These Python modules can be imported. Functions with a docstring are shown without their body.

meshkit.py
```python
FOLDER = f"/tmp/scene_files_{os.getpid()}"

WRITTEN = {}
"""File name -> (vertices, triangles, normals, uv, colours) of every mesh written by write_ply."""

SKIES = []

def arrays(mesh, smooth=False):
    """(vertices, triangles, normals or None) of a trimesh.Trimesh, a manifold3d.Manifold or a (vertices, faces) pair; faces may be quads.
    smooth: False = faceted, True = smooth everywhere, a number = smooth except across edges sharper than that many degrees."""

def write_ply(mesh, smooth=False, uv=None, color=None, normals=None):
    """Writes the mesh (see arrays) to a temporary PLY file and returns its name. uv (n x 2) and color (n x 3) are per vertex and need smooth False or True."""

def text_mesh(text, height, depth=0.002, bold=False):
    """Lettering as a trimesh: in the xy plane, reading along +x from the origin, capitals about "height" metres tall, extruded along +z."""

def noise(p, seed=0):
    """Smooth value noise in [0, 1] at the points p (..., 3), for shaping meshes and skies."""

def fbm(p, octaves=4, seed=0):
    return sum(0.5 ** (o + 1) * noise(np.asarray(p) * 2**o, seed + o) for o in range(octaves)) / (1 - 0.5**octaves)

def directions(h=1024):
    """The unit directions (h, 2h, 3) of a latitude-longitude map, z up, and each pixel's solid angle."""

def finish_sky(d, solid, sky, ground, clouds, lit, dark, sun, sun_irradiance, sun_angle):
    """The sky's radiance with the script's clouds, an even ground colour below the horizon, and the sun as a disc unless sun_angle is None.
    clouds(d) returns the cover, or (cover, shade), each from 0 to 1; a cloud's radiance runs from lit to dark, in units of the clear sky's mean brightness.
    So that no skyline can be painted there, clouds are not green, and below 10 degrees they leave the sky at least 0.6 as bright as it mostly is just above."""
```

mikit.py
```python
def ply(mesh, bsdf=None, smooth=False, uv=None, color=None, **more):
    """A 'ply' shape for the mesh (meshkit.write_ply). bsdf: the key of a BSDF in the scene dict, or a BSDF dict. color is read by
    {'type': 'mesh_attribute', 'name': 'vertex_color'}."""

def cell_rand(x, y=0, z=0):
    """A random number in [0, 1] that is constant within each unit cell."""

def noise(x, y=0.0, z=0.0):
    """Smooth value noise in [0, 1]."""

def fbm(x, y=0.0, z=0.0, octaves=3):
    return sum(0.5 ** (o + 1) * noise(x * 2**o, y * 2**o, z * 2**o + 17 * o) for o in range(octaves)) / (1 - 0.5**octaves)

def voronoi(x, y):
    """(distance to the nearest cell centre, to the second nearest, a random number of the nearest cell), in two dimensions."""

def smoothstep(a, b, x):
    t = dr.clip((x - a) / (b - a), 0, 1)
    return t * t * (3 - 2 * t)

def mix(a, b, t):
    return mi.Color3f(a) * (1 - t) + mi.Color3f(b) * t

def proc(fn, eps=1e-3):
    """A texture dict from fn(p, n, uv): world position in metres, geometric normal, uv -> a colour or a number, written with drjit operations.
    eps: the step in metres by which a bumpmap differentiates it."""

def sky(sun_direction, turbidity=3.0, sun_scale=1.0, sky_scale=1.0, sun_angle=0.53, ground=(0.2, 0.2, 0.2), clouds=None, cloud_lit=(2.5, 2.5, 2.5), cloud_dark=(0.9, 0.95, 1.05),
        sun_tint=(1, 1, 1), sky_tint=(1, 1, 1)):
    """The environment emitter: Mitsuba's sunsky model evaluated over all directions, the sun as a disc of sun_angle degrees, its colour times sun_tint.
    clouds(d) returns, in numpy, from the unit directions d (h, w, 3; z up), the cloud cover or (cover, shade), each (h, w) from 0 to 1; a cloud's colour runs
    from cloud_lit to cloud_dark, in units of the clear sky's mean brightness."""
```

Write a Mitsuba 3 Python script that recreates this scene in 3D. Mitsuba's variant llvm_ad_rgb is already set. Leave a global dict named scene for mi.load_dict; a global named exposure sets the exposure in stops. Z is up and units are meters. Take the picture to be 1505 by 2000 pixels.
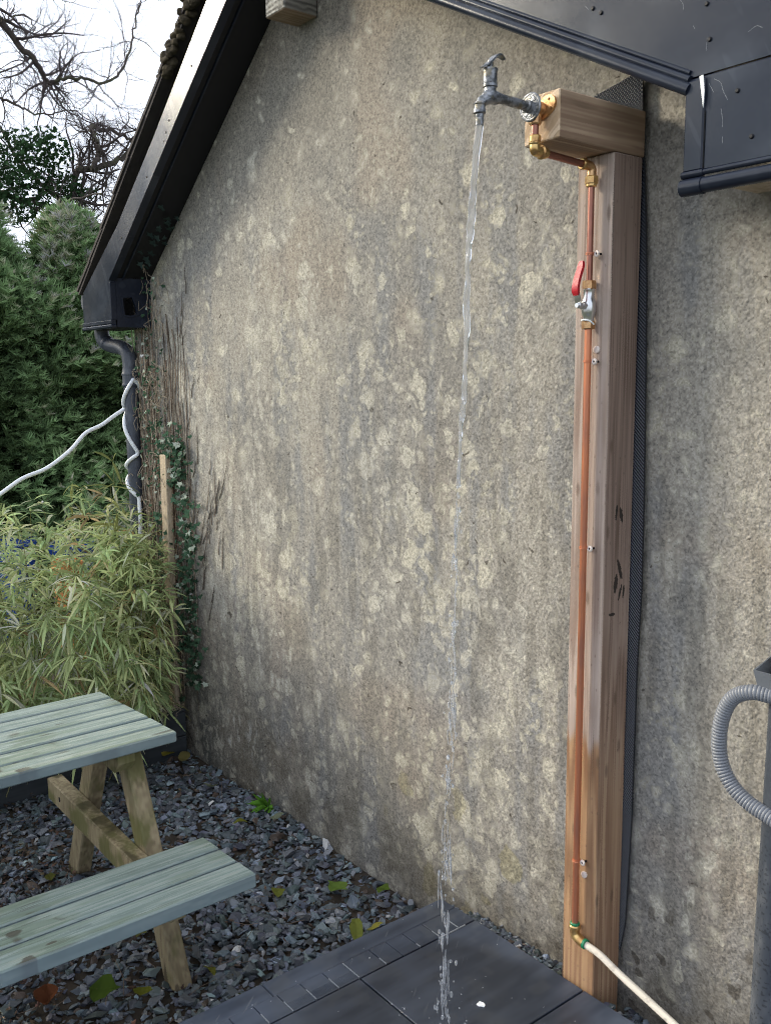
import math, random
import numpy as np, trimesh, drjit as dr, mitsuba as mi, mikit, meshkit
from shapely.geometry import Polygon, box as sbox
from shapely.ops import unary_union

# ------------------------------------------------------------------ camera, sky, exposure
T = mi.ScalarTransform4f
scene, labels = {"type": "scene"}, {}
EYE = np.array([0.0, 0.0, 1.54])
YAW, PITCH, ROLL = np.radians([-51.74, -8.43, -0.547])
_f = np.array([math.sin(YAW) * math.cos(PITCH), math.cos(YAW) * math.cos(PITCH), math.sin(PITCH)])
_r = np.cross(_f, [0, 0, 1]); _r /= np.linalg.norm(_r)
_u = np.cross(_r, _f)
_up = _u * math.cos(ROLL) - _r * math.sin(ROLL)
scene["camera"] = {"type": "perspective", "fov": 2 * math.degrees(math.atan(1000 / 1798)), "fov_axis": "y",
                   "to_world": T().look_at(origin=EYE.tolist(), target=(EYE + _f).tolist(), up=_up.tolist()),
                   "near_clip": 0.05, "far_clip": 500.0}


def sky_clouds(d):
    z = np.clip(d[..., 2], 0.02, 1)
    q = np.stack([d[..., 0] / (z + 0.35), d[..., 1] / (z + 0.35), 0 * z], -1).reshape(-1, 3)
    n = meshkit.fbm(q * 1.7 + 3.0).reshape(z.shape)
    n = (n - n.min()) / (n.max() - n.min())
    m = meshkit.fbm(q * 3.1 + 9.0).reshape(z.shape)
    m = (m - m.min()) / (m.max() - m.min())
    cover = 0.45 + 0.55 * np.clip((n - 0.34) / 0.22, 0, 1)
    return cover, np.clip((m - 0.35) * 1.1, 0, 0.55)


SUN = (-0.794, -0.46, 0.40)
scene["sky"] = mikit.sky(SUN, turbidity=3, sun_scale=0.42, sun_angle=14.0, sun_tint=(0.84, 1.0, 1.30), sky_tint=(0.96, 1.0, 1.06), clouds=sky_clouds, cloud_lit=(2.15, 2.28, 2.52), cloud_dark=(1.12, 1.24, 1.48))
exposure = 3.22

rng = np.random.default_rng(7)
random.seed(7)
YW = 1.835          # front face of the gable wall
ZG = -0.2           # gravel level, 0 is the top of the patio


# ------------------------------------------------------------------ helpers
def unit(v):
    v = np.asarray(v, float)
    return v / (np.linalg.norm(v, axis=-1, keepdims=True) + 1e-12)


class MB:
    """collects (vertices, faces[, colours])"""
    def __init__(s): s.v, s.f, s.c, s.n = [], [], [], 0
    def add(s, v, f, c=None):
        v = np.asarray(v, float).reshape(-1, 3); f = np.asarray(f, int)
        if f.shape[1] == 4: f = np.vstack([f[:, [0, 1, 2]], f[:, [0, 2, 3]]])
        s.v.append(v); s.f.append(f + s.n); s.n += len(v)
        if c is not None: s.c.append(np.broadcast_to(np.asarray(c, float), (len(v), 3)))
        return s
    def mesh(s, m, c=None): return s.add(m.vertices, m.faces, c)
    def get(s):
        return trimesh.Trimesh(np.vstack(s.v), np.vstack(s.f), process=False)
    def col(s): return np.vstack(s.c) if s.c else None


def numbered(name):
    if name not in USED: USED.add(name); return name
    k = 1
    while f"{name}_{k:03d}" in USED: k += 1
    USED.add(f"{name}_{k:03d}")
    return f"{name}_{k:03d}"


USED = set()


def thing(name, label, cat, group=None, kind=None):
    key = numbered(name)
    labels[key] = {"label": label, "category": cat}
    if group: labels[key]["group"] = group
    if kind: labels[key]["kind"] = kind
    return key


def part(parent, name, mesh, bsdf, smooth=30, label=None, kind=None, color=None, **more):
    key = numbered(f"{parent}__{name}") if parent else numbered(name)
    if isinstance(mesh, MB):
        color = mesh.col() if color is None else color
        mesh = mesh.get()
    scene[key] = mikit.ply(mesh, bsdf, smooth=False if color is not None and smooth not in (True,) else smooth, color=color, **more)
    if label: labels.setdefault(key, {})["label"] = label
    if kind: labels.setdefault(key, {})["kind"] = kind
    return key


def single(name, mesh, bsdf, label, cat, group=None, smooth=30, color=None, kind=None):
    key = thing(name, label, cat, group, kind)
    if isinstance(mesh, MB):
        color = mesh.col() if color is None else color
        mesh = mesh.get()
    scene[key] = mikit.ply(mesh, bsdf, smooth=False if color is not None and smooth is not True else smooth, color=color)
    return key


def struct(name, mesh, bsdf, parent=None, smooth=30, color=None, kind="structure"):
    key = numbered(f"{parent}__{name}") if parent else numbered(name)
    if isinstance(mesh, MB):
        color = mesh.col() if color is None else color
        mesh = mesh.get()
    scene[key] = mikit.ply(mesh, bsdf, smooth=False if color is not None else smooth, color=color)
    if parent is None: labels[key] = {"kind": kind}
    return key


def cbox(x0, x1, y0, y1, z0, z1, b=0.003):
    """box with bevelled edges"""
    c = np.array([(x0 + x1) / 2, (y0 + y1) / 2, (z0 + z1) / 2]); h = np.array([x1 - x0, y1 - y0, z1 - z0]) / 2
    b = min(b, h.min() * 0.45)
    pts = []
    for s in np.array(np.meshgrid([-1, 1], [-1, 1], [-1, 1])).T.reshape(-1, 3):
        for k in range(3):
            q = h - b; q[k] = h[k]
            pts.append(c + s * q)
    return trimesh.convex.convex_hull(np.array(pts))


def slant(m, y_min, k, xc):
    v = np.array(m.vertices); q = v[:, 1] > y_min
    v[q, 1] += k * (v[q, 0] - xc)
    return trimesh.Trimesh(v, m.faces, process=False)


def beam(a, b, w, t, side=(0, 1, 0), bev=0.003):
    """bevelled bar from a to b, w along the direction 'cross', t along side"""
    a, b = np.asarray(a, float), np.asarray(b, float)
    d = unit(b - a); s = unit(np.asarray(side, float) - d * np.dot(side, d)); n = np.cross(s, d)
    L = np.linalg.norm(b - a)
    m = cbox(0, L, -t / 2, t / 2, -w / 2, w / 2, bev)
    M = np.eye(4); M[:3, 0], M[:3, 1], M[:3, 2], M[:3, 3] = d, s, np.cross(d, s), a
    m.apply_transform(M)
    return m


def smoothpath(p, n=8):
    p = np.asarray(p, float)
    q = np.vstack([2 * p[0] - p[1], p, 2 * p[-1] - p[-2]])
    out = []
    for i in range(1, len(q) - 2):
        for t in np.arange(n) / n:
            a, b, c, d = q[i - 1], q[i], q[i + 1], q[i + 2]
            out.append(0.5 * (2 * b + (c - a) * t + (2 * a - 5 * b + 4 * c - d) * t * t + (-a + 3 * b - 3 * c + d) * t ** 3))
    out.append(p[-1])
    return np.array(out)


def tube(points, radii, sides=12, caps=True):
    p = np.asarray(points, float); n = len(p)
    t = unit(np.gradient(p, axis=0))
    a = np.cross(t[0], [0, 0, 1.0] if abs(t[0][2]) < 0.9 else [1.0, 0, 0]); a /= np.linalg.norm(a)
    A = np.empty_like(p)
    for i in range(n):
        a = a - t[i] * np.dot(a, t[i]); a = a / np.linalg.norm(a); A[i] = a
    B = np.cross(t, A)
    ang = np.arange(sides) * 2 * np.pi / sides
    r = np.broadcast_to(np.asarray(radii, float).reshape(-1, 1, 1) if np.ndim(radii) < 2 else np.asarray(radii)[:, :, None], (n, sides, 1)) if np.ndim(radii) else np.full((n, sides, 1), float(radii))
    v = p[:, None] + r * (np.cos(ang)[None, :, None] * A[:, None] + np.sin(ang)[None, :, None] * B[:, None])
    i, j = np.meshgrid(np.arange(n - 1), np.arange(sides), indexing="ij")
    q = np.stack([i * sides + j, i * sides + (j + 1) % sides, (i + 1) * sides + (j + 1) % sides, (i + 1) * sides + j], -1).reshape(-1, 4)
    f = np.vstack([q[:, [0, 1, 2]], q[:, [0, 2, 3]]])
    v = v.reshape(-1, 3)
    if caps:
        k = len(v); v = np.vstack([v, p[0], p[-1]])
        jj = np.arange(sides); e = (n - 1) * sides
        f = np.vstack([f, np.stack([np.full(sides, k), (jj + 1) % sides, jj], -1), np.stack([np.full(sides, k + 1), e + jj, e + (jj + 1) % sides], -1)])
    return trimesh.Trimesh(v, f, process=False)


def lathe(origin, axis, prof, sides=24):
    """prof: list of (distance along the axis, radius); flat caps at both ends"""
    o, ax = np.asarray(origin, float), unit(axis)
    a = np.cross(ax, [0, 0, 1.0] if abs(ax[2]) < 0.9 else [1.0, 0, 0]); a /= np.linalg.norm(a); b = np.cross(ax, a)
    prof = [(prof[0][0], 0.0)] + list(prof) + [(prof[-1][0], 0.0)]
    ang = np.arange(sides) * 2 * np.pi / sides
    ring = np.cos(ang)[:, None] * a + np.sin(ang)[:, None] * b
    v = np.vstack([o + ax * t + ring * r for t, r in prof])
    n = len(prof)
    i, j = np.meshgrid(np.arange(n - 1), np.arange(sides), indexing="ij")
    q = np.stack([i * sides + j, i * sides + (j + 1) % sides, (i + 1) * sides + (j + 1) % sides, (i + 1) * sides + j], -1).reshape(-1, 4)
    m = trimesh.Trimesh(v, np.vstack([q[:, [0, 1, 2]], q[:, [0, 2, 3]]]), process=False)
    m.merge_vertices(); m.update_faces(m.nondegenerate_faces())
    return m


def hexnut(origin, axis, length, r):
    m = lathe(origin, axis, [(0, r * 0.9), (length * 0.12, r), (length * 0.88, r), (length, r * 0.9)], 6)
    return m


def prism_xz(poly, y0, y1):
    """polygon in (x, z) extruded from y0 to y1"""
    m = trimesh.creation.extrude_polygon(poly, y1 - y0)
    v = m.vertices
    return trimesh.Trimesh(np.stack([v[:, 0], y1 - v[:, 2], v[:, 1]], -1), m.faces, process=False)


def prism_yz(poly, x0, x1):
    m = trimesh.creation.extrude_polygon(poly, x1 - x0)
    v = m.vertices
    return trimesh.Trimesh(np.stack([v[:, 2] + x0, v[:, 0], v[:, 1]], -1), m.faces, process=False)


def srgb(r, g, b):
    c = np.array([r, g, b]) / 255.0
    return np.where(c < 0.04045, c / 12.92, ((c + 0.055) / 1.055) ** 2.4)


# ------------------------------------------------------------------ materials
N, FB, VO, SS, MIX = mikit.noise, mikit.fbm, mikit.voronoi, mikit.smoothstep, mikit.mix


def mat(name, d): scene[name] = d


def rgb(c): return {"type": "rgb", "value": [float(x) for x in c]}


def princ(color, rough=0.6, twosided=True, bump=None, bump_scale=0.002, **kw):
    d = {"type": "principled", "base_color": color if isinstance(color, dict) else rgb(color), "roughness": rough, **kw}
    if bump is not None: d = {"type": "bumpmap", "tex": bump, "scale": bump_scale, "bsdf": d}
    return {"type": "twosided", "bsdf": d} if twosided else d


def wall_col(p, n, uv):
    x, z = p.x + 0.6 * p.y, p.z
    wx = x + 0.034 * (N(x * 22, z * 22, 3.0) - 0.5) + 0.016 * (N(x * 70, z * 70, 7.0) - 0.5)
    wz = z + 0.034 * (N(x * 22, z * 22, 5.0) - 0.5) + 0.016 * (N(x * 70, z * 70, 8.0) - 0.5)
    big = FB(x * 1.7, z * 1.3, 2.0)
    med = FB(x * 7, z * 4.5, 4.0)
    streak = FB(x * 16, z * 1.6, 6.0)
    c = MIX((0.225, 0.212, 0.191), (0.300, 0.278, 0.240), SS(0.32, 0.68, 0.5 * big + 0.5 * med))
    c = MIX(c, (0.188, 0.189, 0.190), 0.70 * SS(0.44, 0.66, 0.6 * streak + 0.4 * FB(x * 9, z * 5, 16.0)) * SS(2.5, 1.7, z))
    c = MIX(c, (0.275, 0.220, 0.165), 0.35 * SS(0.5, 0.72, FB(x * 3.1, z * 2.6, 11.0)))
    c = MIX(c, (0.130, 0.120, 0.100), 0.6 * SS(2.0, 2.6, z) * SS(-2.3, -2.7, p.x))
    # pale lichen spots with grainy edges
    g = N(x * 300, z * 300, p.y * 100 + 1.0); g2 = N(x * 150, z * 150, 2.0)
    ed = 0.22 * (g - 0.5) + 0.22 * (g2 - 0.5) + 0.16 * (N(x * 70, z * 70, 12.0) - 0.5)
    dens = (0.45 + 0.55 * SS(0.34, 0.62, FB(x * 3.2, z * 2.2, 21.0))) * (0.45 + 0.55 * SS(-1.2, -2.2, p.x)) * SS(2.7, 1.5, z)
    a1, b1, r1 = VO(wx * 18, wz * 16)
    spots = SS(0.10, -0.10, a1 + ed - (0.50 * SS(0.40, 1.0, r1) * dens + 0.26 * SS(0.88, 0.98, r1)))
    a2, b2, r2 = VO(wx * 36 + 31, wz * 31 + 17)
    spots2 = SS(0.12, -0.10, a2 + ed - (0.66 * SS(0.4, 1.0, r2) * dens))
    a3, b3, r3 = VO(wx * 9.5 + 7, wz * 8.5 + 3)
    spots3 = SS(0.12, -0.10, a3 + 1.2 * ed + 0.3 * (med - 0.5) - 0.42 * SS(0.70, 0.97, r3) * (0.3 + 0.7 * dens))
    lich = dr.maximum(dr.maximum(spots, 0.75 * spots2), 0.85 * spots3)
    lc = MIX((0.440, 0.410, 0.325), (0.420, 0.400, 0.348), N(x * 5, z * 5, 30.0))
    c = MIX(c, lc, 0.80 * lich)
    fl = SS(0.70, 0.80, N(x * 75, z * 28, 3.0)) * SS(0.22, 0.10, dr.abs(p.x + 3.33)) * SS(0.12, 0.05, dr.abs(z - 0.02))
    c = MIX(c, (0.50, 0.50, 0.47), 0.8 * fl)
    a4, b4, r4 = VO(wx * 9.0 + 3, wz * 6.0 + 3)
    yel = SS(0.04, -0.03, a4 - 0.36 * SS(0.55, 0.9, r4)) * SS(0.45, 0.15, z) * SS(-2.6, -2.2, p.x) * SS(-1.5, -1.7, p.x)
    c = MIX(c, (0.25, 0.220, 0.105), 0.45 * yel)
    # dark damp and algae towards the ground and in the far corner
    low = SS(0.62, -0.28, z + 0.55 * (FB(x * 6, z * 2.2, 41.0) - 0.5))
    far = SS(-2.3, -3.7, p.x)
    alg = low * (0.45 + 0.55 * far) * (0.55 + 0.45 * SS(0.35, 0.65, FB(x * 20, z * 7, 43.0)))
    c = MIX(c, MIX((0.095, 0.078, 0.056), (0.045, 0.048, 0.042), far), (0.70 + 0.16 * far) * alg * (1 - 0.6 * lich))
    c = MIX(c, (0.085, 0.072, 0.053), 0.5 * SS(0.25, -0.1, z) * SS(0.42, 0.62, FB(x * 9, z * 9, 47.0)))
    c = MIX(c, (0.150, 0.138, 0.118), 0.45 * SS(0.53, 0.66, FB(x * 26, z * 5.0, 49.0)) * SS(1.9, 0.9, z))
    a5, b5, r5 = VO(wx * 20 + 11, wz * 20 + 5)
    pit = SS(0.12, 0.06, a5) * SS(0.92, 0.95, r5)
    spot = SS(0.34, 0.2, a5) * SS(0.55, 0.75, r5) * SS(0.55, 0.1, z + 0.3 * (big - 0.5)) * SS(-1.9, -1.3, p.x)
    c = MIX(c, (0.045, 0.036, 0.026), dr.maximum(0.75 * pit, 0.62 * spot))
    # roughcast grains
    return c * (0.26 + 0.94 * g + 0.54 * g2)


def wall_bump(p, n, uv):
    x, z = p.x + p.y, p.z
    return N(x * 300, z * 300, 1.0) + 1.1 * N(x * 150, z * 150, 2.0)


mat("m_render", princ(mikit.proc(wall_col), 0.95, bump=mikit.proc(wall_bump, 1.2e-3), bump_scale=0.0014, specular=0.15))


def plastic_col(p, n, uv):
    dust = FB(p.x * 9 + p.y * 5, p.y * 9, p.z * 9, 4)
    scr = SS(0.80, 0.9, N(p.x * 60 + p.z * 30, p.z * 9, p.y * 20)) * SS(0.5, 0.7, FB(p.x * 4, p.z * 4, 8.0))
    return MIX((0.011, 0.015, 0.027), (0.040, 0.048, 0.066), SS(0.45, 0.8, dust) * 0.55 + 0.35 * scr)


def plastic_rough(p, n, uv): return 0.17 + 0.16 * FB(p.x * 6, p.y * 6, p.z * 6, 3)


mat("m_fascia", princ(mikit.proc(plastic_col), mikit.proc(plastic_rough), specular=0.32))
mat("m_soffit", princ((0.010, 0.010, 0.012), 0.55, specular=0.3))
mat("m_pipe_black", princ(mikit.proc(lambda p, n, uv: MIX((0.046, 0.054, 0.074), (0.10, 0.11, 0.13), 0.6 * SS(0.5, 0.75, FB(p.x * 30, p.y * 30, p.z * 14)))), 0.38))
mat("m_pipe_grey", princ(mikit.proc(lambda p, n, uv: MIX((0.045, 0.052, 0.064), (0.15, 0.155, 0.165), SS(0.5, 0.8, FB(p.x * 30, p.y * 30, p.z * 10)) * 0.5) * (1 - 0.6 * 0.7 * SS(0.66, 0.76, N(p.x * 210, p.y * 210, p.z * 170)) * SS(0.75, 0.45, p.z))), 0.42))
mat("m_hopper", princ((0.12, 0.13, 0.145), 0.5))
mat("m_hose_grey", princ((0.17, 0.18, 0.20), 0.45))


def grain(a, b, along, seed):
    ring = FB(a * 14 + seed, b * 14, along * 0.5, 3)
    fib = N(a * 260, b * 260, along * 5 + seed)
    return ring, fib


def post_col(p, n, uv):
    ring, fib = grain(p.x, p.y, p.z, 3.0)
    lines = N(ring * 34, along := p.z * 0.4, 1.0)
    top = MIX((0.245, 0.178, 0.143), (0.420, 0.345, 0.295), SS(0.15, 0.85, 0.55 * lines + 0.45 * fib))
    edge = 0.645 + 0.05 * (N(p.x * 120, p.y * 60, 2.0) - 0.5)
    wet = MIX((0.235, 0.130, 0.072), (0.420, 0.265, 0.150), SS(0.15, 0.85, 0.55 * lines + 0.45 * fib))
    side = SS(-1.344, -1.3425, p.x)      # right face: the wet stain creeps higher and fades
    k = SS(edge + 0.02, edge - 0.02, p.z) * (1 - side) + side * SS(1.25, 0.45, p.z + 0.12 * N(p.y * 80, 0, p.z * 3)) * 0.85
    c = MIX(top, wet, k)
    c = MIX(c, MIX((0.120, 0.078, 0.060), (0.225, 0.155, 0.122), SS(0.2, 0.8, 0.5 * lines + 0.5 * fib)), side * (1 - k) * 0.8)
    c = MIX(c, (0.060, 0.042, 0.032), 0.55 * SS(0.86, 0.93, N((p.x + p.y) * 150, p.z * 1.6, 5.0)))
    # a knot and torn gouges on the right face
    y, z = p.y, p.z
    gou = mi.Float(0)
    for cy, cz, ry, rz, sl in ((1.748, 1.217, 0.004, 0.018, 0.1), (1.766, 1.208, 0.006, 0.018, -0.2), (1.766, 1.078, 0.006, 0.026, -0.35), (1.752, 1.045, 0.007, 0.024, 0.1), (1.769, 1.022, 0.004, 0.02, 0.3), (1.782, 1.022, 0.004, 0.016, 0.1), (1.74, 0.972, 0.012, 0.004, -0.6)):
        u, v = (y - cy - sl * (z - cz)) / ry, (z - cz) / rz
        gou = dr.maximum(gou, SS(1.25, 0.7, u * u + v * v + 0.8 * (N(y * 400, z * 250, 3.0) - 0.5)))
    c = MIX(c, (0.022, 0.018, 0.015), gou * side * 0.92)
    a, b, r = VO((p.x + p.y) * 16, p.z * 5.5 + 2)
    c = MIX(c, (0.10, 0.065, 0.045), 0.55 * SS(0.13, 0.04, a) * SS(0.5, 0.6, r))
    a2, b2, r2 = VO((p.x + p.y) * 60, p.z * 30)
    return MIX(c, (0.09, 0.06, 0.045), 0.4 * SS(0.16, 0.06, a2) * SS(0.86, 0.9, r2)) * (0.92 + 0.2 * (FB(p.x * 4, p.y * 4, p.z * 2.3) - 0.3))


def wood_bump(p, n, uv): return N(p.x * 330, p.y * 330, p.z * 9) + 0.6 * N(p.x * 120, p.y * 120, p.z * 4)


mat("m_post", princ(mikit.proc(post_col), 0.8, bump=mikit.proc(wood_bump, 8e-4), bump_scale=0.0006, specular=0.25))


def arm_col(p, n, uv):
    d = dr.sqrt(dr.square(p.x + 1.30) + dr.square((p.z - 1.99) * 1.0) + 1e-6) + 0.012 * N(p.x * 40, p.y * 2, p.z * 40)
    rings = N(d * 210, p.y * 0.7, 0.0)
    fib = N(p.x * 240, p.y * 7, p.z * 240)
    endf = SS(1.5262, 1.5245, p.y)
    c = MIX((0.225, 0.150, 0.098), (0.365, 0.262, 0.180), SS(0.2, 0.8, 0.6 * rings + 0.4 * fib))
    c = MIX(c, MIX((0.400, 0.285, 0.180), (0.600, 0.465, 0.325), SS(0.25, 0.7, rings)), endf)
    c = MIX(c, (0.13, 0.085, 0.055), 0.5 * SS(0.6, 0.75, FB(p.x * 20, p.y * 5, p.z * 40)) * (1 - endf))
    return c * (0.85 + 0.3 * FB(p.x * 18, p.y * 9, p.z * 18))


mat("m_arm", princ(mikit.proc(arm_col), 0.75, bump=mikit.proc(lambda p, n, uv: N(p.x * 300, p.y * 10, p.z * 300) + 0.5 * N(p.x * 90, p.y * 40, p.z * 90), 8e-4), bump_scale=0.0006, specular=0.25))


def oldbeam_col(p, n, uv):
    fib = N(p.x * 160, p.y * 9, p.z * 160)
    lines = N(p.x * 15, p.y * 3, p.z * 130 + 6 * FB(p.x * 9, p.y * 9, p.z * 9))
    c = MIX((0.105, 0.098, 0.085), (0.42, 0.41, 0.37), SS(0.2, 0.85, 0.5 * fib + 0.5 * lines))
    return MIX(c, (0.18, 0.12, 0.07), SS(2.709, 2.706, p.z) * 0.8)


mat("m_oldbeam", princ(mikit.proc(oldbeam_col), 0.9, bump=mikit.proc(lambda p, n, uv: N(p.x * 15, p.y * 12, p.z * 190), 8e-4), bump_scale=0.002))


def tri(t): return dr.abs(t - dr.floor(t) - 0.5) * 2


def memb_bump(p, n, uv):
    return dr.maximum(SS(0.62, 0.95, tri((p.x * 0.9 + p.z) * 112)), 0.55 * SS(0.7, 0.95, tri((p.x - p.z * 1.1) * 112)))


mat("m_membrane", princ((0.012, 0.014, 0.019), 0.45, specular=0.5))
mat("m_ribs", princ((0.040, 0.046, 0.060), 0.25, specular=0.8))
mat("m_copper", princ(mikit.proc(lambda p, n, uv: MIX((0.62, 0.235, 0.125), (0.40, 0.175, 0.125), SS(0.35, 0.7, FB(p.x * 40, p.y * 40, p.z * 9)) * 0.7 + 0.3 * SS(1.6, 1.75, p.z))), 0.36, metallic=0.75))
mat("m_copper_old", princ(mikit.proc(lambda p, n, uv: MIX((0.36, 0.155, 0.105), (0.24, 0.105, 0.085), FB(p.x * 60, p.y * 30, p.z * 30))), 0.34, metallic=0.8))
mat("m_brass", princ(mikit.proc(lambda p, n, uv: MIX((0.62, 0.42, 0.17), (0.44, 0.25, 0.10), SS(0.35, 0.7, FB(p.x * 90, p.y * 90, p.z * 90)))), 0.3, metallic=0.85))
mat("m_copperbrass", princ(mikit.proc(lambda p, n, uv: MIX((0.60, 0.38, 0.19), (0.46, 0.25, 0.12), SS(0.35, 0.65, FB(p.x * 110, p.y * 110, p.z * 110)))), 0.32, metallic=0.85))
mat("m_oldtap", princ(mikit.proc(lambda p, n, uv: MIX(MIX((0.30, 0.31, 0.33), (0.12, 0.125, 0.13), SS(0.35, 0.65, FB(p.x * 120, p.y * 120, p.z * 120))), (0.22, 0.19, 0.13), 0.7 * SS(0.55, 0.7, FB(p.x * 60, p.y * 60, p.z * 60 + 9)))), 0.42, metallic=0.7,
                      bump=mikit.proc(lambda p, n, uv: N(p.x * 400, p.y * 400, p.z * 400), 5e-4), bump_scale=0.0005))
mat("m_chrome", princ((0.62, 0.62, 0.63), 0.2, metallic=0.95))
mat("m_red", princ((0.42, 0.012, 0.022), 0.4))
mat("m_redmark", princ((0.20, 0.006, 0.012), 0.5))
mat("m_green", princ((0.01, 0.16, 0.07), 0.4))
mat("m_whiteplastic", princ(mikit.proc(lambda p, n, uv: MIX((0.60, 0.54, 0.45), (0.42, 0.37, 0.30), SS(0.55, 0.8, FB(p.x * 60, p.y * 60, p.z * 60)))), 0.5))
mat("m_clip", princ((0.62, 0.55, 0.50), 0.4))
mat("m_cable", princ((0.72, 0.75, 0.80), 0.4))


def tile_col(p, n, uv):
    w = FB(p.x * 5, p.y * 5, 2.0, 4)
    vein = FB(p.x * 30, p.y * 6, 5.0)
    c = MIX((0.034, 0.043, 0.062), (0.080, 0.096, 0.128), SS(0.3, 0.75, 0.6 * w + 0.4 * vein))
    a, b, r = VO(p.x * 55, p.y * 55)
    c = MIX(c, (0.42, 0.43, 0.44), SS(0.10, 0.05, a) * SS(0.965, 0.975, r))
    sx, sy = p.x * 0.8 + p.y * 0.6, p.y * 0.8 - p.x * 0.6
    scr = SS(0.83, 0.93, N(sx * 190, sy * 14, 2.0)) * SS(0.5, 0.7, FB(p.x * 7, p.y * 7, 14.0))
    c = c * (0.8 + 0.4 * mikit.cell_rand(dr.floor((p.x + 1.7575) / 0.3935), dr.floor((1.7 - p.y) / 0.4125), 4.0))
    c = MIX(c, (0.085, 0.090, 0.096), 0.30 * SS(0.52, 0.72, FB(p.x * 16, p.y * 16, 31.0)))
    return MIX(c, (0.16, 0.165, 0.17), 0.35 * scr) * (1 - 0.45 * wet_patch(p))


def wet_patch(p):
    d = dr.sqrt(dr.square(p.x + 1.50) + dr.square((p.y - 1.33) * 0.9) + 1e-6)
    return SS(0.36, 0.24, d + 0.22 * (FB(p.x * 7, p.y * 7, 6.0) - 0.5))




mat("m_tile", princ(mikit.proc(tile_col), mikit.proc(lambda p, n, uv: (0.36 + 0.3 * FB(p.x * 8, p.y * 8, 3.0)) * (1 - 0.6 * wet_patch(p))), bump=mikit.proc(lambda p, n, uv: FB(p.x * 70, p.y * 70, 3.0), 1e-3), bump_scale=0.0008, specular=0.5))
mat("m_grout", princ((0.23, 0.24, 0.25), 0.7))
mat("m_jointsand", princ((0.03, 0.03, 0.032), 0.95))
VC = {"type": "mesh_attribute", "name": "vertex_color"}
mat("m_slate", princ(VC, 0.5, specular=0.5))
mat("m_litter", princ(VC, 0.85))
mat("m_soil", princ(mikit.proc(lambda p, n, uv: MIX((0.018, 0.014, 0.010), (0.055, 0.042, 0.030), FB(p.x * 14, p.y * 14, 1.0, 4))), 0.95))


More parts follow.
